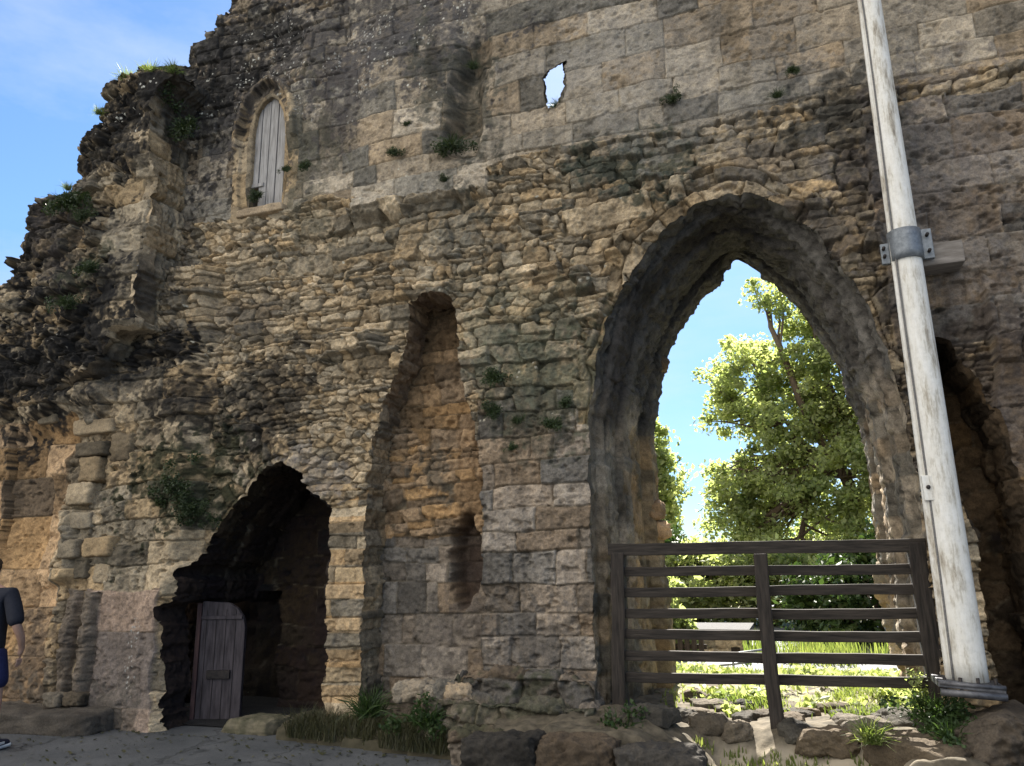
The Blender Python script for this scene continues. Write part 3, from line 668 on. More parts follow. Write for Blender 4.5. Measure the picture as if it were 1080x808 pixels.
def stub_fields(A, B):
    h, c = stones('rubble', A, B, 73, PAL_TAN, su=.34, sv=.19, rel=.07, edge=.03, offs=.16, tilt=.3, rough=1.8)
    h2, c2 = stones('ashlar', A, B, 75, PAL_TAN, ch=.26, bl=.5, rel=.03, edge=.02, offs=.07)
    q = A > (-7.35+.25*fbm(A*1.5, B*2, 3, 76)); h = np.where(q, h2, h); c = np.where(q[..., None], c2, c)
    h = h+.14*fbm(A*1.1, B*1.3, 4, 77)-.10*sstep(-7.4, -8.6, A)-.02
    K = (.015, .014, .0135)
    S_ = lambda *x, **k: pstain(c, A, B, *x, Y=YS, **k)
    S_(135, 110, 70, 40, K, .92, 141); S_(110, 135, 30, 30, K, .9, 142); S_(90, 160, 30, 30, K, .7, 143); S_(40, 222, 45, 20, K, .9, 144); S_(15, 275, 25, 18, K, .9, 145)
    S_(30, 345, 95, 58, K, .98, 146); S_(20, 400, 80, 30, K, .95, 153); S_(95, 280, 22, 22, (.06, .065, .04), .7, 147); S_(95, 345, 40, 40, K, .9, 148); S_(60, 250, 22, 40, (.07, .06, .055), .6, 149); S_(160, 90, 40, 22, K, .9, 150)
    S_(120, 165, 40, 10, K, .7, 151); S_(115, 245, 40, 10, K, .6, 152)
    cx, cz = wp(140, 110, YS); specks(c, A, B, cx, cz, .8, .5, .3, 161); cx, cz = wp(30, 350, YS); specks(c, A, B, cx, cz, .9, .5, .22, 162, (.3, .28, .24))
    return h.astype(np.float32), c
stc = resample(ST, n=len(ST), closed=True)
h, c = stub_fields(A, B)
kv = inside(ST, A, B); kq = kv[:-1, :-1] & kv[1:, :-1] & kv[:-1, 1:] & kv[1:, 1:]
P = np.stack([A, YS-h, B], -1); yST, = snap(P, kq, [stc])
stub = link('broken_cross_wall', grid_mesh('broken_cross_wall', P, c, np.array((0, -1., 0)), kq), M_STONE, wall)
def stub_side(U, V, P):
    h, c = stones('ashlar', V, P[..., 2], 79, PAL_TAN*.85, ch=.26, bl=.4, rel=.03, edge=.02, offs=.07, rough=1.3)
    Z = P[..., 2]; X = P[..., 0]
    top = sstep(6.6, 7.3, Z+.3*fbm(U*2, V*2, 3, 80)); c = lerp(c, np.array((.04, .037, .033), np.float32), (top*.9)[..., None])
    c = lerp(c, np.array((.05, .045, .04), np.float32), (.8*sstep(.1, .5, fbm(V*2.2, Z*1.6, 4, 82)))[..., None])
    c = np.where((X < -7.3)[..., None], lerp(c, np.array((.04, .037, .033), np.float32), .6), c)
    return h, c
ys = np.full(len(stc), .12); ys = np.where(stc[:, 0] < -7.2, .5, ys)
loft('broken_cross_wall_side', [(stc, yST), (stc, np.maximum(YS+.3, yST+.05)), (stc, np.maximum(ys, yST+.1))], stub_side, wall, sign=-1., step=.014)

# ---- shared solids
def rough_block(sx, sy, sz, seed=0, n=22, rnd=.35, amp=.06, pal=None, boxy=5., facets=0):
    """weathered squared stone or boulder, about sx x sy x sz, sitting on z = 0; returns V, F, rgb"""
    L = np.linspace(-1, 1, n); V = []; Fc = []
    for ax in range(3):
        for sg in (-1, 1):
            u, v = np.meshgrid(L, L); w = np.full(u.shape, float(sg)); p = [None]*3
            p[ax] = w; p[(ax+1) % 3] = u; p[(ax+2) % 3] = v
            o = len(V)*n*n; V.append(np.stack(p, -1).reshape(-1, 3)); ix = np.arange(n*n).reshape(n, n)+o
            q = np.stack([ix[:-1, :-1], ix[:-1, 1:], ix[1:, 1:], ix[1:, :-1]], -1).reshape(-1, 4)
            Fc.append(q if sg > 0 else q[:, ::-1])
    V = np.vstack(V); Fc = np.vstack(Fc)
    key = np.round(V*1000).astype(int); _, ii, inv = np.unique(key, axis=0, return_index=True, return_inverse=True)
    V = V[ii]; Fc = inv.ravel()[Fc]
    nrm = (np.abs(V)**boxy).sum(1)**(1/boxy); D = V/nrm[:, None]
    sz3 = np.array((sx, sy, sz))/2; P = D*sz3
    o = np.array((seed*3.17, seed*1.31, seed*.77)); k = 1.6/max(sx, sy, sz)**.5
    d = amp*min(sx, sy, sz)*(1.6*fbm3(P+o, 2.2*k, seed, 3)+1.5*(.5-np.abs(fbm3(P+o, 5*k, seed+3, 3)))+.5*fbm3(P+o, 16*k, seed+4, 2))
    P = P+D/np.linalg.norm(D, axis=1)[:, None]*d[:, None]
    P[:, 2] += sz/2
    if facets:
        g = np.random.default_rng(seed+900); c0 = np.array((0, 0, sz/2))
        for _ in range(facets):
            nn = g.normal(size=3); nn[2] = abs(nn[2])*1.0; nn /= np.linalg.norm(nn); ext = np.abs(nn*sz3).sum()*(.55+.22*g.random()); e = (P-c0)@nn-ext
            P = P-np.clip(e, 0, None)[:, None]*nn*.9
        P = P+D/np.linalg.norm(D, axis=1)[:, None]*(.012*fbm3(P+o, 16, seed+31, 3)+.010*(.4-np.abs(fbm3(P+o, 9, seed+32, 3))))[:, None]
    pal = PAL_GREY if pal is None else pal
    c = pal[seed % len(pal)]*(1+.45*fbm3(P+o, 5., seed+7, 5)-.35*np.clip(fbm3(P+o, 2.3, seed+8, 4), 0, 1))[:, None]
    return P, Fc, np.clip(c, .012, .6)
def place(P, loc, rz=0., rx=0., ry=0.):
    m = np.array((Matrix.Rotation(rz, 3, 'Z') @ Matrix.Rotation(rx, 3, 'X') @ Matrix.Rotation(ry, 3, 'Y')))
    return P@m.T+np.array(loc)
class Bag:
    def __init__(s): s.V = []; s.F = []; s.C = []; s.n = 0
    def add(s, V, F_, C=None):
        s.V.append(V); s.F.append(np.asarray(F_)+s.n); s.n += len(V)
        s.C.append(np.full((len(V), 3), .3) if C is None else np.broadcast_to(C, (len(V), 3)))
    def mesh(s, name, smooth=True): return mesh_np(name, np.vstack(s.V), np.vstack(s.F), np.vstack(s.C), smooth)
def box_vf(x0, x1, y0, y1, z0, z1):
    V = np.array([(x, y, z) for x in (x0, x1) for y in (y0, y1) for z in (z0, z1)], float)
    Fq = np.array([(0, 1, 3, 2), (4, 6, 7, 5), (0, 4, 5, 1), (2, 3, 7, 6), (0, 2, 6, 4), (1, 5, 7, 3)]); return V, Fq
def bev(bm, w=.006, seg=2): bmesh.ops.bevel(bm, geom=list(bm.edges), offset=w, segments=seg, profile=.6, affect='EDGES')
def beam(a, b, w, d, wob=.004, seg=14, seed=0, bw=.008):
    """sawn timber from a to b, w wide, d deep, a little uneven"""
    a = Vector(a); b = Vector(b); L = (b-a).length; g = random.Random(seed)
    bm = bmesh.new(); bmesh.ops.create_cube(bm, size=1.)
    bmesh.ops.scale(bm, vec=(w, d, L), verts=bm.verts); bev(bm, bw, 2)
    bmesh.ops.bisect_plane
    for k in range(1, seg):
        z = -L/2+L*k/seg
        bmesh.ops.bisect_plane(bm, geom=bm.verts[:]+bm.edges[:]+bm.faces[:], plane_co=(0, 0, z), plane_no=(0, 0, 1))
    ph = g.random()*9
    for v in bm.verts:
        t = v.co.z*3+ph; v.co.x += wob*(math.sin(t*1.7)+.6*math.sin(t*4.1+1)); v.co.y += wob*(math.cos(t*1.3)+.5*math.sin(t*3.3))
    q = (b-a).to_track_quat('Z', 'Y'); bm.transform(Matrix.Translation((a+b)/2) @ q.to_matrix().to_4x4())
    return bm
def bm_obj(name, bm, mat, parent=None, smooth=False):
    me = bpy.data.meshes.new(name); bm.to_mesh(me); bm.free()
    if smooth: me.polygons.foreach_set('use_smooth', [True]*len(me.polygons))
    return link(name, me, mat, parent)
def tube(path, rad, n=10):
    """tube along a path; returns V, F (quads)"""
    p = np.array(path, float); r = np.broadcast_to(rad, (len(p),)); t = np.gradient(p, axis=0); t /= np.linalg.norm(t, axis=1)[:, None]+1e-9
    ref = np.array((0, 0, 1.)) if abs(t[:, 2]).mean() < .8 else np.array((1., 0, 0))
    a = np.cross(t, ref); a /= np.linalg.norm(a, axis=1)[:, None]+1e-9; b = np.cross(t, a)
    th = np.linspace(0, 2*math.pi, n, endpoint=False)
    V = p[:, None]+r[:, None, None]*(np.cos(th)[None, :, None]*a[:, None]+np.sin(th)[None, :, None]*b[:, None]); m = len(p)
    ix = np.arange(m*n).reshape(m, n); nx = np.roll(ix, -1, 1)
    Fq = np.stack([ix[:-1], nx[:-1], nx[1:], ix[1:]], -1).reshape(-1, 4)
    V = V.reshape(-1, 3); V = np.vstack([V, p[:1], p[-1:]]); c0, c1 = m*n, m*n+1
    caps = [(ix[0, k], c0, nx[0, k], ix[0, k]) for k in range(0)]
    F2 = np.array([(nx[0, k], ix[0, k], c0, c0) for k in range(n)]+[(ix[-1, k], nx[-1, k], c1, c1) for k in range(n)])
    return V, Fq, F2
def tube_obj(name, path, rad, mat, parent=None, n=12):
    V, Fq, F2 = tube(path, rad, n); me = bpy.data.meshes.new(name)
    me.from_pydata(V.tolist(), [], [tuple(q) for q in Fq.tolist()]+[tuple(q[:3]) for q in F2.tolist()]); me.polygons.foreach_set('use_smooth', [True]*len(me.polygons)); me.update()
    return link(name, me, mat, parent)
def block_part(name, dims, loc, rz=0., seed=0, parent=None, pal=None, mat=None, n=20, amp=.06, boxy=5., tint=1., rx=0.):
    V, Fq, c = rough_block(*dims, seed=seed, n=n, amp=amp, pal=pal, boxy=boxy)
    return link(name, mesh_np(name, place(V, loc, rz, rx), Fq, c*np.array(tint)), mat or M_STONE, parent)

# ---- window: hood, reveal, boards
WINL = np.array(WIN)
win = loft('window', [(WINX, yWIN), (WINL, .09), (WINL, .25)], lambda U, V, P: stones('ashlar', V, U, 83, PAL_TAN, ch=.3, bl=.5, rel=.006, offs=.004, rough=.4), wall)
wx = np.array(wps([(257, 218), (294, 214)])); xl, xr = wx[0, 0]-.05, wx[1, 0]+.05; zb = wx[:, 1].min()-.05
bm = bmesh.new(); g = random.Random(3); nb = 5; bwid = (xr-xl)/nb
for k in range(nb):
    x0 = xl+k*bwid; z0 = zb+(.02 if k else .42); zt = zb+2.25
    c = bmesh.ops.create_cube(bm, size=1.)['verts']
    y = .165+g.uniform(-.008, .008)
    for v in c: v.co = Vector((x0+bwid/2+v.co.x*(bwid-.012), y+v.co.y*.025, (z0+zt)/2+v.co.z*(zt-z0)))
bev(bm, .003, 1)
bm_obj('shutter', bm, M_BOARD, win)
bm = bmesh.new(); c = bmesh.ops.create_cube(bm, size=1.)['verts']
for v in c: v.co = Vector((xl+.10+v.co.x*.22, .147+v.co.y*.03, zb+.44+v.co.z*.05))
bev(bm, .004, 1); bm_obj('cross_batten', bm, M_BOARD, win)
x0, z0 = wp(256, 218); x1, z1 = wp(296, 214)
block_part('sill', (abs(x1-x0)+.12, .20, .10), ((x0+x1)/2, .04, (z0+z1)/2-.14), 0, 4, win, amp=.05, boxy=9)

# ---- old door standing ajar inside the doorway
DX, DY = -6.12, .38
dq = empty('door', (0, 0, 0)); dq.parent = wall
bm = bmesh.new()
prof = [(-.25, -.12), (.25, -.12), (.25, .98), (.22, 1.10), (.15, 1.19), (.05, 1.25), (-.25, 1.27)]
vs = [bm.verts.new((x, 0, z)) for x, z in prof]; f = bm.faces.new(vs)
r = bmesh.ops.extrude_face_region(bm, geom=[f]); bmesh.ops.translate(bm, vec=(0, .07, 0), verts=[e for e in r['geom'] if isinstance(e, bmesh.types.BMVert)])
bmesh.ops.recalc_face_normals(bm, faces=bm.faces); bev(bm, .006, 1)
bm.transform(Matrix.Translation((DX, DY, 0)) @ Matrix.Rotation(math.radians(18), 4, 'Z'))
bpy.data.objects.remove(dq)
door = bm_obj('door', bm, M_DOOR, wall)
MT = Matrix.Translation((DX, DY, 0)) @ Matrix.Rotation(math.radians(18), 4, 'Z')
def dbox(name, x0, x1, y0, y1, z0, z1, mat):
    bm = bmesh.new(); c = bmesh.ops.create_cube(bm, size=1.)['verts']
    for v in c: v.co = Vector(((x0+x1)/2+v.co.x*(x1-x0), (y0+y1)/2+v.co.y*(y1-y0), (z0+z1)/2+v.co.z*(z1-z0)))
    bev(bm, .004, 1); bm.transform(MT); return bm_obj(name, bm, mat, door)
dbox('edge_board', -.30, -.252, -.02, .09, -.12, 1.25, M_DOOREDGE)
dbox('lock_box', -.14, .12, -.035, -.002, .44, .53, M_IRON)
dbox('top_rail', -.25, .22, -.02, -.002, 1.07, 1.11, M_DOOR)
for k in range(4): dbox('plank_batten', -.19+.11*k, -.185+.11*k, -.008, -.002, -.1, 1.18, M_IRON)

# ---- remains of the moulded jamb at the left: shafts, base and imposts
for px in (66, 87):
    x, z0 = wp(px-3, 742, -.3); V, Fq, c = rough_block(.25, .26, .14, seed=px, n=22, amp=.08, boxy=6)
    link('column_base', mesh_np('column_base', place(V, (x, -.30, z0-.02)), Fq, c*.45), M_STONE, wall)
for px, py, w, hh, dpt, sd, tn in ((70, 578, .30, .17, .34, 3, 1.25), (98, 576, .46, .19, .26, 4, .9), (78, 548, .40, .17, .24, 5, 1.1), (80, 520, .42, .22, .30, 6, .95), (90, 494, .36, .24, .26, 7, .95),
                                  (92, 472, .52, .15, .30, 8, .35), (78, 600, .22, .18, .18, 9, .9), (100, 604, .26, .2, .16, 10, .9), (120, 470, .34, .28, .14, 11, .9), (92, 448, .7, .16, .22, 12, .95), (45, 437, .34, .15, .2, 13, 1.1)):
    x, z = wp(px, py, -.35)
    block_part('impost_stone', (w*.9, dpt+.25, hh*1.15), (x, -.06, z-hh/2-.02), random.uniform(-.05, .05), sd, wall, PAL_TAN, amp=.05, boxy=11, tint=(tn*.85,)*3, n=24)
# ---- plinth courses at the foot of the gateway pier
def relief_box(name, x0, x1, y0, y1, z0, z1, seed, pal, tint, parent, kw, step=.012):
    """stepped masonry block: front, top and both ends as one relief surface wrapped over the edges"""
    prof = [(y0, z0), (y0, z1-.04), (y0+.04, z1), (y1, z1)]
    pr = resample(prof, step); us = np.arange(x0, x1+step, step); U, K = np.meshgrid(us, np.arange(len(pr)))
    s_ = np.r_[0, np.cumsum(np.linalg.norm(np.diff(pr, axis=0), axis=1))]; V = s_[K]+z0
    P = np.stack([U, pr[:, 0][K], pr[:, 1][K]], -1); t = np.gradient(pr, axis=0); t /= np.linalg.norm(t, axis=1)[:, None]
    N = np.stack([0*U, -t[:, 1][K], t[:, 0][K]], -1); h, c = stones('ashlar', U, V, seed, pal, **kw)
    e = np.minimum(U-x0, x1-U); h = h+.05*fbm(U*2, V*2, 3, seed+1)-.05*np.exp(-np.clip(e, 0, None)/.03)-.06*np.clip(fbm(U*3.5, V*3.5, 3, seed+2), 0, 1)
    P = P+N*h[..., None]; P[:, 0, 0] += .0
    ends = []
    lf = np.where((U == us[0])[..., None], P+np.array((.02, 0, 0)), P)
    P = np.concatenate([np.stack([P[:, 0, 0]+.06, np.maximum(P[:, 0, 1], y0)*0+y1, P[:, 0, 2]*.0+z0], -1)[:, None], P, np.stack([P[:, -1, 0]-.06, P[:, -1, 1]*0+y1, P[:, -1, 2]*.0+z0], -1)[:, None]], 1)
    c = np.concatenate([c[:, :1], c, c[:, -1:]], 1)*tint; N = np.concatenate([N[:, :1], N, N[:, -1:]], 1)
    stain(c, np.concatenate([U[:, :1], U, U[:, -1:]], 1), np.concatenate([V[:, :1], V, V[:, -1:]], 1), (x0+x1)/2, (z0+z1)/2, (x1-x0)*.6, .5, (.05, .055, .03), .7, seed+5)
    return link(name, grid_mesh(name, P, c.astype(np.float32), N), M_STONE, parent)
KW = dict(ch=.22, bl=.42, rel=.05, edge=.03, offs=.10, warp=.05, rough=2., tilt=.15)
relief_box('plinth', wp(476, 716, -.2)[0], wp(623, 716, -.2)[0], -.20, .1, -.1, .66, 311, PAL_MAUVE, .62, wall, KW)
relief_box('plinth', wp(440, 745, -.42)[0], wp(623, 745, -.42)[0], -.44, .1, -.1, .47, 313, PAL_MAUVE, .7, wall, KW)
relief_box('plinth', wp(474, 765, -.7)[0], wp(628, 765, -.7)[0], -.78, .1, -.1, .28, 315, PAL_MAUVE, .55, wall, KW)
for k in range(5):
    x, z = wp(432+k*13, 728, -.15)
    block_part('plinth_rubble', (.2+.03*k, .25, .17), (x, -.18+.03*math.sin(k*5), z-.09), k*1.3, 40+k, wall, PAL_GREY, amp=.12, boxy=4, tint=(1.05,)*3)
# lit and shaded stones of the far jambs of the gateway
V_ = Bag()
for k, (px, py) in enumerate(((930, 558), (934, 585), (936, 607), (938, 630), (944, 655), (952, 683), (957, 705))):
    x, z = wp(px, py, 1.75); V, Fq, c = rough_block(.34+.06*math.sin(k*3), .4, .27, seed=k+11, n=14, amp=.11, pal=PAL_TAN, boxy=4); V_.add(place(V, (x+.12, 1.78, z-.13), k*.2), Fq, c)
for k, (px, py) in enumerate(((700, 540), (703, 560), (697, 384), (692, 398))):
    x, z = wp(px, py, 1.75); V, Fq, c = rough_block(.2, .34, .2, seed=k+21, n=12, amp=.11, pal=PAL_ORANGE, boxy=4); V_.add(place(V, (x-.1, 1.76, z-.1), k), Fq, c)
link('far_jamb_stones', V_.mesh('far_jamb_stones'), M_STONE, wall)

# =================================================================== GROUND
def paving_mat():
    m, nt, b = new_mat('dark_paving'); co = obj_coord(nt)
    n = noise(nt, co, 1.3, 6, .65); n2 = noise(nt, co, 45, 4, .7); n3 = noise(nt, co, 6, 5, .6)
    n5 = noise(nt, co, 150, 3, .8); r = ramp(nt, n, [(.3, (.045, .05, .055)), (.7, (.10, .104, .108))]); c = mixc(nt, 'MULTIPLY', .6, r.outputs[0], ramp(nt, n2, [(.3, (.6,)*3), (.7, (1.3,)*3)]).outputs[0]); c = mixc(nt, 'MULTIPLY', .8, c, ramp(nt, n5, [(.35, (.55,)*3), (.5, (1,)*3), (.68, (1.9,)*3)]).outputs[0])
    v = nd(nt, 'ShaderNodeTexVoronoi', Scale=.55, feature='DISTANCE_TO_EDGE')
    nn = nt.nodes.new('ShaderNodeVectorMath'); nn.operation = 'ADD'; mm = nt.nodes.new('ShaderNodeVectorMath'); mm.operation = 'SCALE'; mm.inputs['Scale'].default_value = .35
    tn = nd(nt, 'ShaderNodeTexNoise', Scale=3.5, Detail=3.); nt.links.new(co, tn.inputs['Vector']); nt.links.new(tn.outputs['Color'], mm.inputs[0]); nt.links.new(mm.outputs[0], nn.inputs[1]); nt.links.new(co, nn.inputs[0]); nt.links.new(nn.outputs[0], v.inputs['Vector'])
    j = ramp(nt, v.outputs['Distance'], [(0, (.5,)*3), (.012, (1,)*3)])
    c = mixc(nt, 'MULTIPLY', 1., c, j.outputs[0]); nt.links.new(c, b.inputs['Base Color']); b.inputs['Roughness'].default_value = .75
    p = bump(nt, None, n2, .3, .006); p = bump(nt, None, n3, .4, .02, p); bump(nt, b, j.outputs[0], .7, .012, p); return m
bm = bmesh.new(); bmesh.ops.create_grid(bm, x_segments=24, y_segments=24, size=400.)
yard = bm_obj('ground', bm, paving_mat()); tag(yard, kind='structure')
# raised ground under and beyond the gateway
def terr(X, Y):
    z = .30+.03*fbm(X*1.2, Y*1.2, 4, 401)+.02*fbm(X*5, Y*5, 3, 402)
    z = z+.035*fbm(X*3.2, Y*3.2, 4, 403)*sstep(.1, -.3, Y)-.05*sstep(-.3, -.8, Y)
    z = z-.19*sstep(-.98, -.62, X)*sstep(.66, .45, X)*sstep(.02, -.52, Y)-.03*sstep(-.9, -.5, X)*sstep(-.2, -.4, Y)
    z = z+.02*sstep(.2, 1.2, Y)-.42*sstep(2.2, 7., Y)+.10*sstep(8., 20., Y)
    z = z+.06*sstep(-.9, -1.25, X)*sstep(1.6, .0, Y)+.16*sstep(.9, 1.3, X)*sstep(.6, .1, Y)*sstep(-.35, -.1, Y)-.5*sstep(-.84, -.93, Y)
    return z
def lawn_mat():
    m, nt, b = new_mat('meadow_soil_and_turf'); co = obj_coord(nt)
    n = noise(nt, co, 3, 7, .7); n2 = noise(nt, co, 30, 5, .7)
    r = ramp(nt, n, [(.36, (.34, .29, .20)), (.50, (.22, .20, .11)), (.64, (.10, .125, .04))]); c = mixc(nt, 'MULTIPLY', .7, r.outputs[0], ramp(nt, n2, [(.3, (.5,)*3), (.7, (1.4,)*3)]).outputs[0])
    nt.links.new(c, b.inputs['Base Color']); b.inputs['Roughness'].default_value = .95; bump(nt, b, n2, .8, .03); return m
xs = np.linspace(-2.5, 2.4, 260); ysx = np.linspace(-.95, 2.2, 180)
A, B = np.meshgrid(xs, ysx); Zt = terr(A, B)
sun_patch = sstep(-.85, -.5, A)*sstep(.72, .5, A)*sstep(-.15, -.4, B)*sstep(-.35, .25, fbm(A*5, B*5, 4, 405)+.35)  # where the sunlit pocket before the gate is painted paler
me = grid_mesh('threshold_earth', np.stack([A, B, Zt], -1), .8*sun_patch[..., None]*np.ones(3), np.array((0, 0, 1.)))
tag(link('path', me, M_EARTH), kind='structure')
xs = np.r_[np.linspace(-60, -8, 14)[:-1], np.linspace(-8, 9, 110), np.linspace(9, 60, 14)[1:]]; ysx = np.r_[np.linspace(1.2, 10, 70), np.linspace(10, 90, 24)[1:]]
A, B = np.meshgrid(xs, ysx); Zt = terr(A, B)-.004*(B < 2.2)+.008; Zt = np.where(B < 1.95, Zt-.5*((A < -1.5) | (A > 1.25)), Zt)
tag(link('meadow', grid_mesh('meadow', np.stack([A, B, Zt], -1), np.zeros(A.shape+(3,)), np.array((0, 0, 1.))), lawn_mat()), kind='structure')

# ---- kerb stones along the raised ground, each a thing
def stone_thing(name, dims, loc, rz, seed, label, cat, group=None, pal=None, tint=1., amp=.07, boxy=6., mat=None, n=34, rx=0., facets=6):
    V, Fq, c = rough_block(*dims, seed=seed, n=n, amp=amp, pal=pal, boxy=boxy, facets=facets)
    o = link(name, mesh_np(name, V, Fq, c*tint), mat or M_STONE); o.location = loc; o.rotation_euler = (rx, 0, rz)
    return tag(o, label, cat, group)
kx = [-2.55, -1.95, -1.35, -.72, -.05, .62, 1.15, 1.75, 2.4]
klab = ['dark kerb block running into the stepped plinth', 'dark kerb block at the foot of the gateway pier', 'reddish kerb block in front of the left gate post', 'long kerb block left of the middle fence post', 'kerb block directly below the middle fence post, sunlit ground behind it',
        'kerb block below the sunlit grass tuft', 'kerb block in front of the dark slab near the pole', 'kerb block in front of the flagpole foot at the right edge']
for k in range(8):
    w = kx[k+1]-kx[k]-.012
    stone_thing('kerb_stone', (w, .30, .40), ((kx[k]+kx[k+1])/2, -1.0+.02*math.sin(k*2.1), (.30, .31, .28, .06, .03, .05, .27, .30)[k]-.40), .02*math.cos(k*3), k+3, klab[k], 'kerb stone', 'kerb stones of the raised threshold', PAL_MAUVE, .26, .09, 8., n=44, facets=0)
# mossy low kerb from the doorway to the plinth
pts = [gp(222, 772, .0), gp(300, 778, 0.), gp(385, 789, 0.), gp(470, 801, 0.)]
mlab = ['mossy low kerb stone beside the dark doorway', 'middle mossy kerb stone in front of the dressed jamb', 'mossy kerb stone in front of the niche, next to the plinth']
for k in range(3):
    a = Vector(pts[k]); b = Vector(pts[k+1]); c = (a+b)/2; d = b-a
    stone_thing('mossy_kerb', (d.length-.01, .34, .17), (c.x, c.y+.17, -.03), math.atan2(d.y, d.x), 30+k, mlab[k], 'kerb stone', 'mossy kerb stones by the doorway', None, 1., .08, 6., M_MOSSK)
A, B = np.meshgrid(np.linspace(-4.9, -2.3, 60), np.linspace(-.75, .2, 24)); Zt = .07+.03*fbm(A*3, B*3, 3, 411)+.12*sstep(-.4, .1, B)
Zt = np.where(B < -.25-.16*(A+4.9), Zt-.25, Zt)
tag(link('soil_bed', grid_mesh('soil_bed', np.stack([A, B, Zt], -1), np.zeros(A.shape+(3,)), np.array((0, 0, 1.))), M_SOIL), kind='structure')
# step at the left edge, broken shallow platform
stone_thing('stone_step', (2.9, .62, .22), (-8.35, -.50, -.02), math.radians(6), 8, 'low worn stone step in front of the column shafts behind the person', 'step', None, PAL_MAUVE, .32, .10, 10., n=56, facets=0)

# ---- loose stones at the gateway, each a thing
def thr(px, py, Y): 
    x = wp(px, py, Y)[0]; return x
loose = [  # photo x, depth Y, size, seed, tint, label
    (747, -.08, (.34, .24, .17), 1, .75, 'flat dark boulder left of the middle fence post'),
    (775, -.14, (.24, .2, .15), 2, .7, 'brown boulder touching the left side of the middle fence post'),
    (716, .10, (.30, .28, .12), 3, .7, 'low dark stone in the shade near the left gate post'),
    (868, -.24, (.46, .24, .20), 4, .7, 'largest rounded boulder right of the middle fence post'),
    (836, -.16, (.22, .2, .15), 5, .7, 'small upright stone just right of the middle fence post'),
    (912, -.10, (.32, .24, .16), 6, .75, 'rounded stone right of the largest boulder'),
    (735, .95, (.22, .20, .14), 12, .95, 'pale lump of stone by the far left jamb of the gateway'),
    (955, .30, (.46, .34, .16), 13, .75, 'broad flat stone at the foot of the right gate post'),
    (962, -.52, (.66, .50, .20), 14, .6, 'big dark flat slab in front of the right gate post'),
    (690, -.30, (.42, .34, .13), 15, .5, 'low heap like dark stone in front of the left gate post'),
    (655, -.45, (.38, .32, .15), 16, .5, 'dark stone overgrown with weeds beside the gateway pier'),
]
g = random.Random(21)
for k in range(22):
    loose.append((g.uniform(735, 945), .02+.85*g.random(), (g.uniform(.16, .34), g.uniform(.13, .22), g.uniform(.06, .10)), 20+k, .8, 'thin flat stone in the broken row of stones along the sunlit grass edge'))
for px, Y, dm, sd, tn, lab in loose:
    x = wp(px, 750, Y)[0]; z = float(terr(np.array([x]), np.array([Y]))[0])
    stone_thing('loose_stone', dm, (x, Y, z-dm[2]*.36-(.05 if sd == 14 else 0)), g.uniform(-.4, .4), sd+50, lab, 'stone', 'thin flat stones along the grass edge' if sd >= 20 else 'loose stones in the gateway', PAL_GREY, tn*.46, .10, 4., n=26 if sd < 20 else 16, facets=6 if sd < 20 else 3)
# foot under the flagpole
stone_thing('footing_stone', (.62, .55, .56), (1.30, -.42, .02), .05, 71, 'dark squared footing stone under the base of the white flagpole', 'stone', None, PAL_MAUVE, .38, .09, 7., n=50)

# =================================================================== WOODEN FENCE IN THE GATEWAY
fence = empty('wooden_fence', (-.28, .1, .3), 0, 'dark weathered timber barrier of seven rails and three posts across the gateway', 'fence')
def fpart(name, bm, mat): 
    return bm_obj(name, bm, mat, fence)
FY = .08
def rail(xa, ya, xb, yb, w, d, seed, Y=FY):
    a = wp(xa, ya, Y); b = wp(xb, yb, Y)
    return beam((a[0], Y, a[1]), (b[0], Y, b[1]), d, w, .003, 16, seed, .007)
def upright(name, x0, y0, x1, y1, w, d, Y, seed, mat=M_FENCEP):
    a = wp(x0, y0, Y); b = wp(x1, y1, Y); return fpart(name, beam((b[0], Y, b[1]), (a[0], Y, a[1]), w, d, .005, 14, seed, .012), mat)
upright('post', 652, 583, 655, 745, .15, .12, .09, 1); upright('post', 966, 572, 990, 748, .14, .13, .09, 2); upright('post', 801, 584, 822, 790, .125, .11, -.01, 3)
def rail_beam(xa, ya, xb, yb, hgt, dep, seed, Y=FY):
    a = wp(xa, ya, Y); b = wp(xb, yb, Y); A_ = Vector((a[0], Y, a[1])); B_ = Vector((b[0], Y, b[1])); L = (B_-A_).length
    bm = bmesh.new(); bmesh.ops.create_cube(bm, size=1.); bmesh.ops.scale(bm, vec=(L, dep, hgt), verts=bm.verts); bev(bm, .007, 2)
    for k in range(1, 18): bmesh.ops.bisect_plane(bm, geom=bm.verts[:]+bm.edges[:]+bm.faces[:], plane_co=(-L/2+L*k/18, 0, 0), plane_no=(1, 0, 0))
    g = random.Random(seed); ph = g.random()*9
    for v in bm.verts:
        t = v.co.x*3+ph; v.co.z += .0022*(math.sin(t*1.3)+.6*math.sin(t*3.9)); v.co.y += .004*math.sin(t*2.1+1)
    ang = math.atan2(B_.z-A_.z, B_.x-A_.x); bm.transform(Matrix.Translation((A_+B_)/2) @ Matrix.Rotation(-ang, 4, 'Y')); return bm
fpart('top_rail', rail_beam(642, 580, 976, 575, .105, .10, 1, .075), M_FENCE)
for k, (l, m_, m2_, r_) in enumerate(((603, 602, 602, 600), (625, 624, 623, 621), (647, 647, 648, 647), (669, 670, 671, 672), (691, 694, 694, 696), (714, 717, 717, 720))):
    fpart('rail', rail_beam(655, l, 806+k*2, m_, .083, .045, 10+k), M_FENCE)
    fpart('rail', rail_beam(806.5+k*2, m2_, 968+k*3, r_, .083, .045, 20+k), M_FENCE)

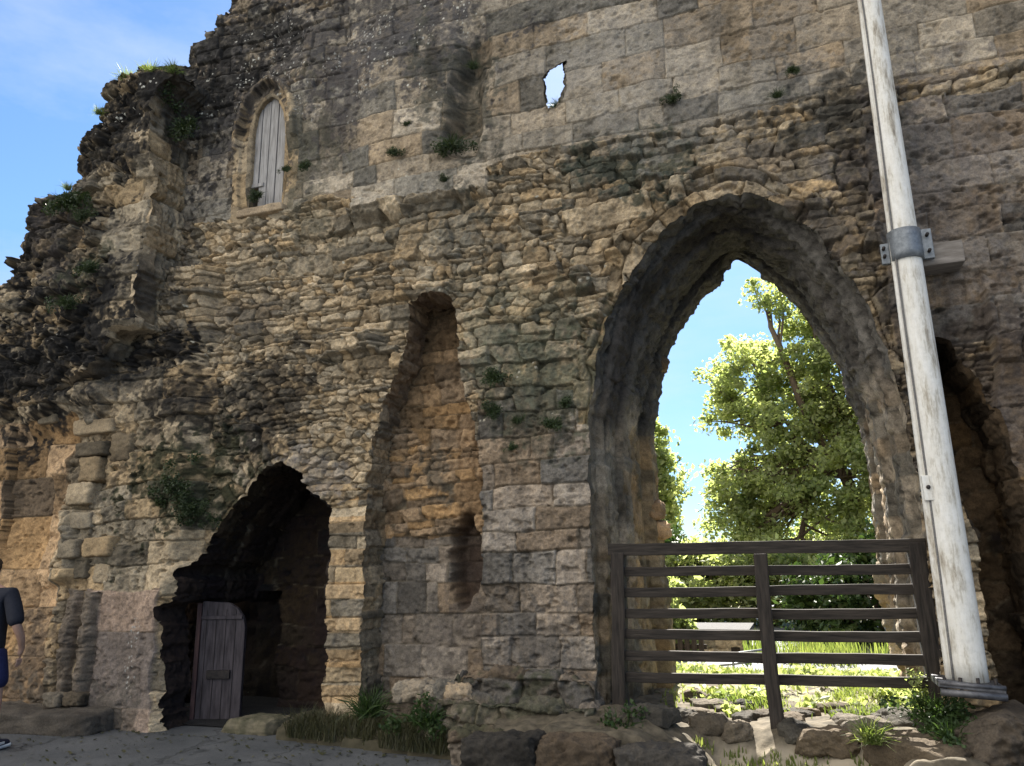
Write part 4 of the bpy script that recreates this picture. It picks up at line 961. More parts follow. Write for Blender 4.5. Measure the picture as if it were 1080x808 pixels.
# =================================================================== WHITE FLAGPOLE
YP = -.34
xb, zb_ = wp(1021, 718, YP); xt, zt_ = wp(917, 0, YP)
pole = empty('flagpole', (xb, YP, zb_), 0, 'tall white painted pole with grey collar bracket standing right of the gateway', 'pole')
ex = 1.45
top = (xb+(xt-xb)*ex, YP, zb_+(zt_-zb_)*ex)
def pp(t, dx=0., dy=0.): return (xb+(xt-xb)*t+dx, YP+dy, zb_+(zt_-zb_)*t)
ts = np.linspace(0, ex, 60); prad = lambda t: .135-.045*t
tube_obj('shaft', [pp(t) for t in ts], np.array([prad(t) for t in ts]), M_POLE, pole, 32)
tube_obj('conduit', [pp(t, -prad(t)*.93, -prad(t)*.30) for t in ts], np.array([.026-.006*t for t in ts]), M_POLE, pole, 10)
tube_obj('halyard', [pp(t, -prad(t)*.80+.006*math.sin(t*9), -prad(t)*.60-.012) for t in ts], .008, M_ROPE, pole, 6)
tz = lambda py: (wp(980, py, YP)[1]-zb_)/(zt_-zb_)
t1 = tz(257)
def ring(name, t, rad, hh, mat, parent):
    p = np.array([pp(t+q*hh/(zt_-zb_)) for q in np.linspace(-.5, .5, 5)])
    return tube_obj(name, p, rad, mat, parent, 28)
col = ring('bracket', t1, prad(t1)+.02, .26, M_STEEL, pole)
def pbox(name, x0, x1, y0, y1, z0, z1, mat, parent, bw=.006):
    bm = bmesh.new(); c = bmesh.ops.create_cube(bm, size=1.)['verts']
    for v in c: v.co = Vector(((x0+x1)/2+v.co.x*(x1-x0), (y0+y1)/2+v.co.y*(y1-y0), (z0+z1)/2+v.co.z*(z1-z0)))
    bev(bm, bw, 2); return bm_obj(name, bm, mat, parent)
cx, cy, cz = pp(t1); rr = prad(t1)+.02
for sx_ in (-1, 1):
    f_ = pbox('flange', cx+sx_*rr-.012*sx_-.006, cx+sx_*rr+.075*sx_ if sx_ > 0 else cx-rr+.01, cy-.012, cy+.028, cz-.13, cz+.13, M_STEEL, col) if sx_ > 0 else pbox('flange', cx-rr-.06, cx-rr+.012, cy-.012, cy+.028, cz-.13, cz+.05, M_STEEL, col)
    for dz in (-.07, .07 if sx_ > 0 else .0):
        tube_obj('bolt', [(cx+sx_*(rr+.038), cy-.05, cz+dz), (cx+sx_*(rr+.038), cy+.06, cz+dz)], .014, M_IRON, col, 8)
pbox('wall_beam', cx+rr-.02, cx+rr+.30, cy+.05, .12, cz-.17, cz+.02, M_BEAM, pole, .012)
pbox('bracket_arm', cx-.05, cx+.05, cy+rr-.02, .1, cz-.06, cz+.06, M_STEEL, pole)
t2 = tz(515); cx, cy, cz = pp(t2)
cl = pbox('cleat', cx-prad(t2)*.9-.02, cx-prad(t2)*.9+.05, cy-prad(t2)*.62-.03, cy-prad(t2)*.3, cz-.10, cz+.09, M_POLE, pole)
tube_obj('cleat_bolt', [(cx-prad(t2)*.9+.015, cy-prad(t2)*.62-.04, cz), (cx-prad(t2)*.9+.015, cy-prad(t2)*.62, cz)], .016, M_IRON, cl, 8)
ft = empty('tmp', (0, 0, 0)); bpy.data.objects.remove(ft)
bm = bmesh.new(); c = bmesh.ops.create_cube(bm, size=1.)['verts']
for v in c: v.co = Vector((v.co.x*.42, v.co.y*.34, v.co.z*.05))
bev(bm, .008, 2); bm.transform(Matrix.Translation((xb-.01, YP, zb_-.02)) @ Matrix.Rotation(math.radians(5), 4, 'Y'))
bp_ = bm_obj('base_plate', bm, M_DARKM, pole)
for dy in (-.16, ):
    tube_obj('hinge_bar', [(xb-.21, YP+dy, zb_-.06), (xb+.20, YP+dy, zb_-.085)], .026, M_DARKM, pole, 10)
    tube_obj('hinge_bar', [(xb-.21, YP+dy, zb_+.0), (xb+.20, YP+dy, zb_-.025)], .018, M_DARKM, pole, 10)
for dx in (-.17, -.07, .04, .15): tube_obj('anchor_bolt', [(xb+dx, YP-.13, zb_-.05), (xb+dx, YP-.13, zb_+.035)], .012, M_IRON, bp_, 8)

# =================================================================== PLANTS
def leaves(center, n, rad, size, g, flat=1., up_bias=.0, long_=1.7):
    """n small leaf faces round center; returns V (n*4,3), F (n,4), tint"""
    d = g.normal(size=(n, 3)); d /= np.linalg.norm(d, axis=1)[:, None]; d[:, 2] = d[:, 2]*flat+up_bias
    p = np.array(center)+d*rad*(g.random((n, 1))**.5)
    nrm = g.normal(size=(n, 3)); nrm[:, 2] += .6; nrm /= np.linalg.norm(nrm, axis=1)[:, None]
    t = np.cross(nrm, g.normal(size=(n, 3))); t /= np.linalg.norm(t, axis=1)[:, None]; b = np.cross(nrm, t)
    s = size*(.6+.8*g.random((n, 1)))
    V = np.stack([p-t*s*long_/2, p+b*s/2-nrm*s*.1, p+t*s*long_/2, p-b*s/2-nrm*s*.1], 1).reshape(-1, 3)
    return V, np.arange(n*4).reshape(n, 4)
def tuft_mesh(name, n, seed, spread=1., h=1., blade=.02):
    """spray of narrow blades growing out of a point, about 1 m long"""
    g = np.random.default_rng(seed); th = g.random(n)*2*np.pi; el = np.clip(g.normal(.75, .35, n), .05, 1.5)
    d = np.c_[np.cos(th)*np.cos(el)*spread, np.sin(th)*np.cos(el)*spread, np.sin(el)*h]; L = .4+.6*g.random((n, 1))
    o = g.normal(size=(n, 3))*.12; o[:, 2] = abs(o[:, 2])*.3
    s = np.cross(d, g.normal(size=(n, 3))); s /= np.linalg.norm(s, axis=1)[:, None]; s *= blade*(.6+.8*g.random((n, 1)))
    m_ = o+d*L*.55+np.array((0, 0, .06)); tip = o+d*L-np.array((0, 0, .10))*L
    V = np.stack([o-s, o+s, m_+s*.9, m_-s*.9, tip+s*.15, tip-s*.15], 1).reshape(-1, 3)
    k = np.arange(n)[:, None]*6; Fq = np.vstack([k+np.array([[0, 1, 2, 3]]), k+np.array([[3, 2, 4, 5]])])
    c = np.repeat(np.clip(g.normal(.45, .25, n), 0, 1), 6)[:, None]*np.ones(3)
    return V, Fq, c
def weed_mesh(name, n, seed, size=.075):
    g = np.random.default_rng(seed); B_ = Bag()
    for k in range(9):
        c = g.normal(size=3)*np.array((.35, .3, .3)); c[2] = abs(c[2])
        V, Fq = leaves(c, n//9, .32, size, g); B_.add(V, Fq, np.repeat(np.clip(g.normal(.45, .22, n//9), 0, 1), 4)[:, None]*np.ones(3))
    V, Fq, c = tuft_mesh('', n//5, seed+1, 1., .9, .018); B_.add(V, Fq, c)
    return B_
def tuft_thing(name, px, py, Y, size, kind, seed, label, group='weeds rooted in the wall', mat=None, cat='plant', tilt=None, sc=(1, 1, 1)):
    if kind == 'grass': V, Fq, c = tuft_mesh('', 220, seed, blade=.011); me = mesh_np(name, V, Fq, c, False)
    elif kind == 'moss':
        g = np.random.default_rng(seed); B_ = Bag()
        for q in range(26):
            c = g.normal(size=3)*np.array((.36, .05, .30)); V, Fq = leaves(c, 90, .16, .035, g); B_.add(V, Fq, np.repeat(np.clip(g.normal(.35, .2, 90), 0, 1), 4)[:, None]*np.ones(3))
        me = B_.mesh(name, False)
    else: me = weed_mesh('', 620, seed).mesh(name, False)
    x, z = wp(px, py, Y); o = link(name, me, mat or M_WEED); o.location = (x, Y, z-size*.25); o.scale = (size*sc[0], size*sc[1], size*sc[2]); o.rotation_euler = (math.radians(35) if tilt is None else tilt, 0, seed)
    o.rotation_euler = (.5 if tilt is None else tilt, 0, 0)
    return tag(o, label, cat, group)
G_W = 'weeds rooted in the wall'
for a in (
    (415, 160, -.04, .14, 'weed', 1, 'small dark weed high in the squared stones between window and scar'),
    (478, 152, -.02, .26, 'weed', 2, 'wide dark weed at the foot of the dark scar'),
    (500, 70, .05, .16, 'grass', 3, 'dry tuft inside the dark scar high on the wall'),
    (272, 206, .05, .16, 'weed', 4, 'green weed on the sill of the boarded window'),
    (74, 212, -.75, .34, 'weed', 5, 'bushy green plant on the ragged left edge against the sky'),
    (88, 228, -.80, .18, 'weed', 6, 'brighter small plant just below the bushy one at the ragged edge'),
    (95, 282, -.80, .20, 'weed', 7, 'rounded grey green plant on the broken cross wall'),
    (72, 318, -.78, .22, 'weed', 8, 'flat plant above the black lichen patch at the left'),
    (188, 508, -.30, .50, 'moss', 9, 'large dark mossy patch left of the dark doorway'),
    (200, 528, -.30, .34, 'moss', 10, 'lower dark mossy patch close to the doorway arch'),
    (520, 432, -.06, .17, 'weed', 11, 'bushy weed on the left part of the gateway pier'),
    (546, 442, -.06, .10, 'weed', 12, 'tiny weed near the middle of the gateway pier'),
    (582, 447, -.06, .16, 'weed', 13, 'trailing weed on the right part of the gateway pier'),
    (596, 424, -.06, .13, 'weed', 14, 'green weed under the lichen at the top right of the pier'),
    (522, 398, -.06, .18, 'weed', 15, 'broad dark weed at the top of the gateway pier'),
    (541, 472, -.06, .09, 'weed', 16, 'lowest tiny weed on the gateway pier'),
    (836, 74, -.03, .11, 'weed', 17, 'small round weed high on the wall left of the pole'),
    (710, 103, -.03, .13, 'weed', 118, 'weed on the straight ledge above the rubble'),
    (588, 112, .1, .16, 'grass', 19, 'grass sprig in the bottom of the hole showing sky'),
    (302, 178, -.03, .10, 'weed', 20, 'little weed right of the boarded window'),
    (322, 175, -.03, .14, 'weed', 21, 'weed on the stained stones right of the window'),
    (820, 100, -.03, .14, 'grass', 22, 'thin tuft on the ledge above the crown of the gateway'),
    (470, 190, -.06, .10, 'weed', 23, 'small weed on the projecting ledge stones'),
    (430, 130, -.03, .08, 'weed', 24, 'tiny weed in a joint right of the window stones'),
): tuft_thing('wall_weed', *a[:6], a[6])
for k, (px, py, s, lab) in enumerate(((135, 84, .26, 'dry grass on the crest of the broken cross wall'), (160, 76, .24, 'pale dry tuft on the crest near the wall face'), (182, 74, .20, 'darker tuft where the crest meets the high wall'), (104, 118, .14, 'thin dry stalks on the left crest against the sky'), (72, 198, .14, 'thin stalks left of the bushy plant'))):
    tuft_thing('crest_grass', px, py, -.58, s, 'grass', 60+k, lab, 'grass on the broken crest', M_GRASS, 'grass tuft', 0., (1, 1, 1.1))
# hanging dark growth on the cross wall
for k, (px, py, s, lab) in enumerate(((190, 108, .34, 'dark hanging growth in the corner left of the window'), (198, 132, .28, 'lower dark growth in the corner left of the window'), (172, 100, .30, 'dark growth on top of the broken corner'))):
    tuft_thing('ivy_clump', px, py, -.10-.15*k, s, 'weed', 80+k, lab, 'dark ivy clumps by the window corner', M_WEED, 'ivy', 1.2)
# grass at the wall's foot
def grass_patch(name, n, fx, hgt, seed, zf, mat=M_GRASS, blade=.006, lean=.35):
    g = np.random.default_rng(seed); p = fx(g, n); n = len(p); z = zf(p[:, 0], p[:, 1]); h = hgt*(.35+g.random(n)**1.5)
    th = g.random(n)*2*np.pi; d = np.c_[np.cos(th), np.sin(th)]*(lean*g.random(n)[:, None]*h[:, None]); s = np.c_[-np.sin(th+.6), np.cos(th+.6)]*blade*(.7+.6*g.random((n, 1)))
    b0 = np.c_[p, z-.02]; m_ = np.c_[p+d*.35, z+h*.6]; t_ = np.c_[p+d, z+h]; s3 = np.c_[s, np.zeros(n)]
    V = np.stack([b0-s3, b0+s3, m_+s3*.8, m_-s3*.8, t_+s3*.1, t_-s3*.1], 1).reshape(-1, 3)
    k = np.arange(n)[:, None]*6; Fq = np.vstack([k+np.array([[0, 1, 2, 3]]), k+np.array([[3, 2, 4, 5]])])
    patch = .5+.5*fbm(p[:, 0]*1.5, p[:, 1]*1.5, 3, seed); c = np.repeat(np.clip(.25+.5*patch+g.normal(0, .15, n), 0, 1), 6)[:, None]*np.ones(3)
    return tag(link(name, mesh_np(name, V, Fq, c, False), mat), kind='stuff')
def fx_meadow(g, n):
    y = .35+14.5*g.random(n)**1.5; x = -.3+g.uniform(-1., 1., n)*(2.0+.35*y)
    dn = fbm(x*1.8, y*1.8, 4, 77)+.35*sstep(.3, 1.2, y)-.15; k = g.random(n) < np.clip(.22+dn*1.9, .02, 1)
    k &= ~((y < 2.0) & ((x < -1.3) | (x > 1.0)))
    return np.c_[x, y][k]
tag(grass_patch('meadow_grass', 85000, fx_meadow, .075, 5, terr, blade=.007, lean=1.2), 'short sunlit grass and weeds beyond the timber barrier', 'grass', kind='stuff')
def fx_foot(g, n):
    x = g.uniform(-4.75, -2.75, n); y = -.16*(x+4.9)*1.0-.20+g.random(n)*.42-.1; k = fbm(x*4, y*4, 3, 19) > -.25; return np.c_[x, y][k]
tag(grass_patch('foot_grass', 5200, fx_foot, .19, 6, lambda x, y: .06+0*x, M_ROUGH, .0035, 1.3), 'rough dark grass growing along the wall foot below the niche', 'grass', kind='stuff')
def fx_thr(g, n):
    x = g.uniform(-.9, .75, n); y = g.uniform(-.88, -.3, n); k = fbm(x*4, y*4, 3, 9) > .1; return np.c_[x, y][k]
tag(grass_patch('threshold_grass', 1500, fx_thr, .06, 7, terr), 'sparse short grass on the sunlit strip behind the kerb', 'grass', kind='stuff')
g = np.random.default_rng(66); B_ = Bag()
for k in range(170):
    y = .5+8.5*g.random()**1.3; x = -.3+g.uniform(-1, 1)*(1.6+.3*y); z = float(terr(np.array([x]), np.array([y]))[0])
    if y < 2 and not -1.2 < x < .9: continue
    n = int(g.integers(14, 40)); V, Fq = leaves((x, y, z+.05), n, .09+.10*g.random(), .035+.02*g.random(), g, .5); B_.add(V, Fq, np.repeat(np.clip(g.normal(.55, .22, n), 0, 1), 4)[:, None]*np.ones(3))
tag(link('ground_weeds', B_.mesh('ground_weeds', False), M_LEAF), 'low broad leaved weeds scattered through the sunlit grass', 'weeds', kind='stuff')
def fx_tall(g, n):
    y = g.uniform(6.6, 8.8, n); x = g.uniform(-.9, 2.6, n); k = fbm(x*2, y*2, 3, 15) > -.1; return np.c_[x, y][k]
tag(grass_patch('tall_weeds', 3500, fx_tall, .42, 8, terr, M_GRASS, .012, .5), 'tall sunlit weeds and grasses in front of the dark bush', 'grass', kind='stuff')
tuft_thing('grass_tuft', 918, 775, -.62, .26, 'grass', 91, 'bright sunlit grass tuft behind the kerb in front of the gate', None, M_GRASS, 'grass tuft', 0.)
tuft_thing('weed_clump', 985, 748, -.2, .33, 'weed', 92, 'leafy green weed clump at the foot of the right gate post', None, M_LEAFD, 'weed', 0.)
tuft_thing('weed_clump', 972, 732, .15, .25, 'weed', 93, 'sunlit leafy weed reaching over the lowest rail at the right', None, M_LEAF, 'weed', 0.)
tuft_thing('weed_clump', 652, 765, -.55, .30, 'weed', 94, 'dark weed clump between pier plinth and left gate post', None, M_LEAFD, 'weed', 0.)
tuft_thing('weed_clump', 452, 757, -.45, .33, 'weed', 95, 'dark green weed at the corner of the plinth below the niche', None, M_LEAFD, 'weed', 0.)
tuft_thing('weed_clump', 1000, 772, -.5, .26, 'weed', 96, 'dark weed beside the footing stone of the pole', None, M_LEAFD, 'weed', 0.)
tuft_thing('weed_clump', 390, 745, -.2, .40, 'grass', 97, 'long rough grass clump below the left edge of the niche', None, M_LEAFD, 'weed', 0.)

g = np.random.default_rng(44); n = 900; lx = g.uniform(-9, -2.6, n); ly = -.16*(lx+4.9)*(lx > -5.6)-.35-1.6*g.random(n)**2.2; B_ = Bag()
p = np.c_[lx, ly, np.full(n, .012)]; th = g.random(n)*6.28; sz_ = .008+.022*g.random((n, 1))**2
a = np.c_[np.cos(th), np.sin(th), g.normal(0, .3, n)]*sz_; b = np.c_[-np.sin(th), np.cos(th), g.normal(0, .3, n)]*sz_*.6
V = np.stack([p-a, p+b, p+a, p-b], 1).reshape(-1, 3)
tag(link('leaf_litter', mesh_np('leaf_litter', V, np.arange(n*4).reshape(n, 4), np.repeat(g.random(n), 4)[:, None]*np.ones(3), False), M_ROUGH), 'dry leaf litter and grit scattered along the paving edge', 'litter', kind='stuff')
# ---- trees
def limb(B_, a, b, r0_, r1_, g, n=8, bend=.12):
    a = np.array(a, float); b = np.array(b, float); t = np.linspace(0, 1, n)[:, None]; L = np.linalg.norm(b-a)
    p = a+(b-a)*t+(g.normal(size=3)*bend*L)*(np.sin(np.pi*t))+g.normal(size=(n, 3))*L*.012*(t > 0)
    V, Fq, F2 = tube(p, np.linspace(r0_, r1_, n), 7); B_.add(V, Fq); return p
def tree(name, base, height, crown, nclump, per, lsize, seed, label, mat=M_LEAF, cat='tree', trunk_r=.16, group=None, dens=.0, clr=.33):
    """trunk with limbs; crown = list of (centre, radii) given from the base"""
    g = np.random.default_rng(seed); root = empty(name, base, 0, label, cat, group); base = np.array(base, float)
    W = Bag(); Lf = Bag()
    hub = np.array((0, 0, height*.35)); tp = limb(W, (0, 0, -.2), hub, trunk_r, trunk_r*.7, g, 8, .04)
    vol = np.array([r[0]*r[1]*r[2] for _, r in crown]); vol = vol/vol.sum()
    cl = []
    while len(cl) < nclump:
        k = g.choice(len(crown), p=vol); c, r = crown[k]; d = g.normal(size=3); d /= np.linalg.norm(d); q = np.array(c)+d*np.array(r)*(.45+.55*g.random()**.5)*(1+.18*math.sin(d[0]*7+d[2]*9+seed))
        if q[2] < .15: continue
        cl.append(q)
    for c, r in crown:
        m_ = limb(W, hub, np.array(c)+g.normal(size=3)*.1, trunk_r*.6, trunk_r*.25, g, 8, .1)
        near = [q for q in cl if np.linalg.norm((q-np.array(c))/np.array(r)) < 1.2]
        for q in near[:15]:
            s = m_[g.integers(3, 8)]; limb(W, s, q, trunk_r*.2, .008, g, 6, .045)
    for q in cl:
        n = int(per*(.6+.8*g.random())); V, Fq = leaves(q, n, clr*(.6+.8*g.random()), lsize, g, .75)
        tone = np.clip(g.normal(.5, .18), .1, .9); Lf.add(V, Fq, np.repeat(np.clip(tone+g.normal(0, .15, n), 0, 1), 4)[:, None]*np.ones(3))
    off = base
    link('trunk', W.mesh('trunk'), M_BARK).parent = root
    link('crown', Lf.mesh('crown', False), mat).parent = root
    return root
def sc_crown(c, k): return [(tuple(np.array(a)*k), tuple(np.array(b)*k)) for a, b in c]
K_ = 1.62
tree('tree', (1.6, 19.3, -.2), 14., [((-2.3, 0, 8.2), (1.5, 1.5, 1.3)), ((-.2, 0, 10.4), (1.5, 1.6, 1.6)), ((-1.3, 0, 6.4), (2.0, 1.7, 1.2)), ((.8, 0, 7.6), (2.2, 2., 2.2)), ((-2.2, 0, 4.2), (1.9, 1.5, 1.1)), ((0, -.5, 4.4), (2.2, 1.8, 1.6)), ((1.8, 0, 9.6), (1.9, 1.6, 1.8)), ((2.4, 0, 5.0), (1.8, 1.6, 2.2)), ((-1.2, -.3, 2.6), (2.3, 1.6, 1.0)), ((-3.2, .2, 6.9), (1.0, 1., .9)), ((-3.1, .2, 5.0), (.9, .9, .7)), ((-1.4, .2, 11.0), (.8, .8, .6)), ((-3.1, 0, 3.1), (1.2, 1., .9)), ((-3.2, .3, 2.2), (1.1, 1., .7)), ((-2.9, 0, 4.4), (1.1, 1., .9))],
     880, 96, .095, 3, 'tall sunlit broadleaf tree filling the right side of the gateway', clr=.46, trunk_r=.24)
tree('tree', (-6.3, 24., -.2), 9., [((.5, 0, 6.3), (1.3, 1.3, 1.7)), ((1.3, 0, 4.9), (1.2, 1.1, 1.3)), ((-.8, 0, 5.), (1.6, 1.4, 2.)), ((.6, 0, 3.3), (1.6, 1.2, 1.2))], 300, 70, .14, 4, 'smaller bright green tree seen at the left side of the gateway', clr=.5)
tree('bush', (-4.0, 15.5, -.2), 3.4, [((.2, 0, 1.6), (1.1, 1., 1.5)), ((1.0, .2, 1.1), (.9, .8, 1.0))], 130, 64, .10, 5, 'dark rounded bush below the smaller tree at the left of the gateway', M_LEAFD, 'bush', .06, clr=.40)
tree('bush', (1.5, 10.6, -.2), 2.9, sc_crown([((0, 0, 1.0), (1.3, .9, 1.0)), ((1.3, .2, 1.3), (1.3, .9, 1.2)), ((-.7, 0, .7), (.8, .7, .6))], 1.15), 230, 70, .09, 6, 'dark dense bush behind the right half of the timber barrier', M_LEAFD, 'bush', .06, clr=.36)
tree('bush', (-2.2, 15.2, -.2), 2.5, sc_crown([((0, 0, 1.0), (1.3, .8, .75)), ((1.5, .3, .9), (1.1, .8, .75))], 1.3), 190, 64, .11, 7, 'pale green hedge like bush behind the left half of the timber barrier', M_LEAF, 'bush', .05, clr=.4)
tree('bush', (-2.55, 7.9, -.3), 1.9, [((0, 0, 1.0), (.55, .5, .75)), ((.45, .1, .6), (.4, .4, .45))], 60, 70, .07, 9, 'small light green shrub in front of the stone outbuilding', M_LEAF, 'bush', .04, clr=.26)
tree('bush', (4.6, 9.6, -.2), 3.6, [((0, 0, 1.6), (1.5, 1.1, 1.5))], 130, 64, .10, 8, 'dark bush at the far right behind the gateway jamb', M_LEAFD, 'bush', .06, clr=.4)
# distant belt of trees that reads as one mass
g = np.random.default_rng(90); B_ = Bag()
for k in range(520):
    x = g.uniform(-40, 44); y = 48+g.uniform(-3, 5); hgt = 2.6+1.2*math.sin(x*.4)+.8*math.sin(x*1.3); z = g.random()*hgt
    V, Fq = leaves((x, y, z), 24, 1.2, .45, g); B_.add(V, Fq, np.repeat(np.clip(g.normal(.4, .2, 24), 0, 1), 4)[:, None]*np.ones(3))
tag(link('far_woodland', B_.mesh('far_woodland', False), M_LEAFD), 'distant belt of dark trees beyond the meadow', 'woodland', kind='stuff')

# ---- low outbuilding and handrail beyond the gate
ob = empty('outbuilding', (-2.2, 8.4, -.38), 0, 'low pale stone outbuilding with a small black window beyond the fence', 'building')
a = np.arange(-1.9, 1.25, .02); b = np.arange(0, .74, .02); A, B = np.meshgrid(a, b); A = A.astype(np.float32); B = B.astype(np.float32)
h, c = stones('ashlar', A, B, 91, PAL_GREY*1.35, ch=.2, bl=.4, rel=.02)
wx0, wx1, wz0, wz1 = .96, 1.12, .32, .48
kk = ~((A > wx0) & (A < wx1) & (B > wz0) & (B < wz1)); kk = kk[:-1, :-1] & kk[1:, :-1] & kk[:-1, 1:] & kk[1:, 1:]
o = link('front_wall', grid_mesh('front_wall', np.stack([A, -h, B], -1), c, np.array((0, -1., 0)), kk), M_STONE); o.parent = ob
V, Fq = box_vf(-1.9, 1.25, .12, 1.6, 0, .70); o = link('rear_walls', mesh_np('rear_walls', V, Fq, np.full((8, 3), .25), False), M_STONE); o.parent = ob
V, Fq = box_vf(-2.0, 1.32, -.08, 1.75, 0.742, .80); o = link('roof', mesh_np('roof', V, Fq, np.full((8, 3), .09), False), M_STONE); o.parent = ob
V, Fq = box_vf(wx0-.05, wx1+.05, .03, .115, wz0-.05, wz1+.05); o = link('window', mesh_np('window', V, Fq, np.full((8, 3), .3), False), M_IRON); o.parent = ob
hr = empty('handrail', (-1.05, 6.0, 0.), 0, 'thin pale metal handrail on the grass left of the middle fence post', 'handrail')
for nm, pth in (('top_bar', [(-.45, 0, .16), (.5, 0, .30)]), ('lower_bar', [(-.45, 0, .02), (.5, 0, .14)]), ('upright', [(-.45, 0, -.3), (-.45, 0, .16)]), ('upright', [(.02, 0, -.3), (.02, 0, .23)]), ('upright', [(.5, 0, -.3), (.5, 0, .30)])):
    tube_obj(nm, pth, .018, M_STEEL, None, 8).parent = hr
pk = empty('picket_fence', (-3.0, 7.2, -.25), 0, 'short weathered paling fence beside the outbuilding', 'fence')
for k in range(12):
    V, Fq = box_vf(k*.12, k*.12+.085, 0, .025, 0, .62+.03*math.sin(k*2.)); link('paling', mesh_np('paling', V, Fq, None, False), M_FENCEP).parent = pk
V, Fq = box_vf(-.05, 1.45, .03, .07, .42, .5); link('rail', mesh_np('rail', V, Fq, None, False), M_FENCE).parent = pk

# =================================================================== PERSON at the left edge
PX, PY = gp(-32, 792, 0.)
person = empty('person', (PX, PY, 0), math.radians(14), 'person in black t-shirt, navy shorts and dark trainers standing at the left edge', 'person')
def skin(name, pts, edges, mat, parent, sub=2):
    me = bpy.data.meshes.new(name); me.from_pydata([p[:3] for p in pts], edges, []); me.update()
    o = link(name, me, mat); o.parent = parent
    m = o.modifiers.new('skin', 'SKIN'); m.use_smooth_shade = True
    for sv, p in zip(me.skin_vertices[0].data, pts): sv.radius = (p[3], p[4] if len(p) > 4 else p[3])
    me.skin_vertices[0].data[0].use_root = True
    s = o.modifiers.new('sub', 'SUBSURF'); s.levels = sub; s.render_levels = sub
    return o
# body: pelvis 0, spine, neck, head, arms, legs (facing +y, away from the camera)
bp = [(0, 0, .95, .13, .10), (0, 0, 1.10, .13, .095), (0, .01, 1.28, .165, .11), (0, 0, 1.40, .155, .09), (-.025, .02, 1.50, .055, .055), (-.06, .05, 1.565, .068, .075), (-.085, .07, 1.65, .078, .095), (-.095, .07, 1.725, .06, .07)]
be = [(0, 1), (1, 2), (2, 3), (3, 4), (4, 5), (5, 6), (6, 7)]
def chain(start, pts):
    k = start
    for p in pts: bp.append(p); be.append((k, len(bp)-1)); k = len(bp)-1
for s in (-1, 1):
    chain(3, [(s*.19, 0, 1.41, .062), (s*.27, -.02, 1.27, .052), (s*.33, -.04, 1.13, .045), (s*.33, .05, 1.0, .038), (s*.29, .13, .90, .028), (s*.262, .15, .83, .036, .022)])
    chain(0, [(s*.11, 0, .86, .10), (s*.15, .01, .66, .08), (s*.18, .01, .50, .058), (s*.20, -.02, .36, .06), (s*.22, -.01, .20, .043), (s*.23, -.01, .09, .036)])
body = skin('body', bp, be, M_SKIN, person)
tp = [(0, 0, .80, .21, .17), (0, 0, .98, .195, .16), (0, .0, 1.25, .20, .145), (0, 0, 1.40, .165, .10), (0, .0, 1.465, .085, .075)]
te = [(0, 1), (1, 2), (2, 3), (3, 4)]
for s in (-1, 1):
    tp += [(s*.20, 0, 1.41, .082), (s*.275, -.02, 1.27, .08), (s*.338, -.042, 1.11, .074)]; k = len(tp); te += [(3, k-3), (k-3, k-2), (k-2, k-1)]
skin('shirt', tp, te, M_SHIRT, person)
sp_ = [(0, 0, .94, .165, .12)]; se = []
for s in (-1, 1):
    sp_ += [(s*.11, 0, .84, .12), (s*.155, .005, .66, .115), (s*.178, .005, .52, .11)]; k = len(sp_); se += [(0, k-3), (k-3, k-2), (k-2, k-1)]
skin('shorts', sp_, se, M_SHORTS, person)
bm = bmesh.new(); bmesh.ops.create_uvsphere(bm, u_segments=20, v_segments=14, radius=1.)
for v in bm.verts: v.co = Vector((-.09+v.co.x*.092, .06+v.co.y*.108, 1.68+v.co.z*.098))
bmesh.ops.delete(bm, geom=[v for v in bm.verts if v.co.z < 1.59 or (v.co.y > .12 and v.co.z < 1.69)], context='VERTS')
bm_obj('hair', bm, M_HAIR, None, True).parent = person
for s in (-1, 1):
    sh = skin('shoe', [(s*.23, -.06, .06, .045, .05), (s*.24, .05, .055, .05, .045), (s*.25, .16, .045, .048, .035)], [(0, 1), (1, 2)], M_SHOE, person)
    so = skin('sole', [(s*.23, -.075, .026, .052, .026), (s*.24, .05, .026, .058, .026), (s*.25, .18, .03, .056, .03)], [(0, 1), (1, 2)], M_WHITE, sh)
    V, Fq = box_vf(s*.235-.058, s*.235+.058, -.112, .06, .052, .07); lk = link('stripe', mesh_np('stripe', V, Fq, None, False), M_WHITE); lk.parent = sh
# five fingers on each hand
for s in (-1, 1):
    for k in range(5):
        x = s*(.262-.0); y0 = .15+.018*(k-1.5) if k < 4 else .165
        L = (.075, .085, .08, .065, .05)[k]
        if k < 4: pts = [(x, y0, .80, .010), (x-s*.004, y0+.006, .80-L*.55, .009), (x-s*.018, y0+.004, .80-L, .007)]
        else: pts = [(x-s*.01, .175, .84, .011), (x-s*.03, .195, .80, .010), (x-s*.035, .195, .775, .008)]
        skin('finger', pts, [(0, 1), (1, 2)], M_SKIN, body, 1)
# small white lettering marks on the back of the shirt
bm = bmesh.new(); g = random.Random(4)
def dash(x, z, w, hh):
    vs = [bm.verts.new((x+a*w/2, -.137+.0*z, z+b*hh/2)) for a, b in ((-1, -1), (1, -1), (1, 1), (-1, 1))]; bm.faces.new(vs)
for row, (z, xa, xb_, hh) in enumerate(((1.30, -.14, .13, .018), (1.265, -.14, .13, .02))):
    x = xa
    while x < xb_:
        w = g.choice((.008, .012, .014))
        if g.random() < .85:
            dash(x, z, .004, hh); 
            if g.random() < .7: dash(x+w*.5, z+g.choice((-1, 0, 1))*hh*.4, w, .004)
        x += w+.007
r = bmesh.ops.extrude_face_region(bm, geom=bm.faces[:]); bmesh.ops.translate(bm, vec=(0, -.002, 0), verts=[v for v in r['geom'] if isinstance(v, bmesh.types.BMVert)])
o = bm_obj('lettering', bm, M_WHITE); o.parent = person

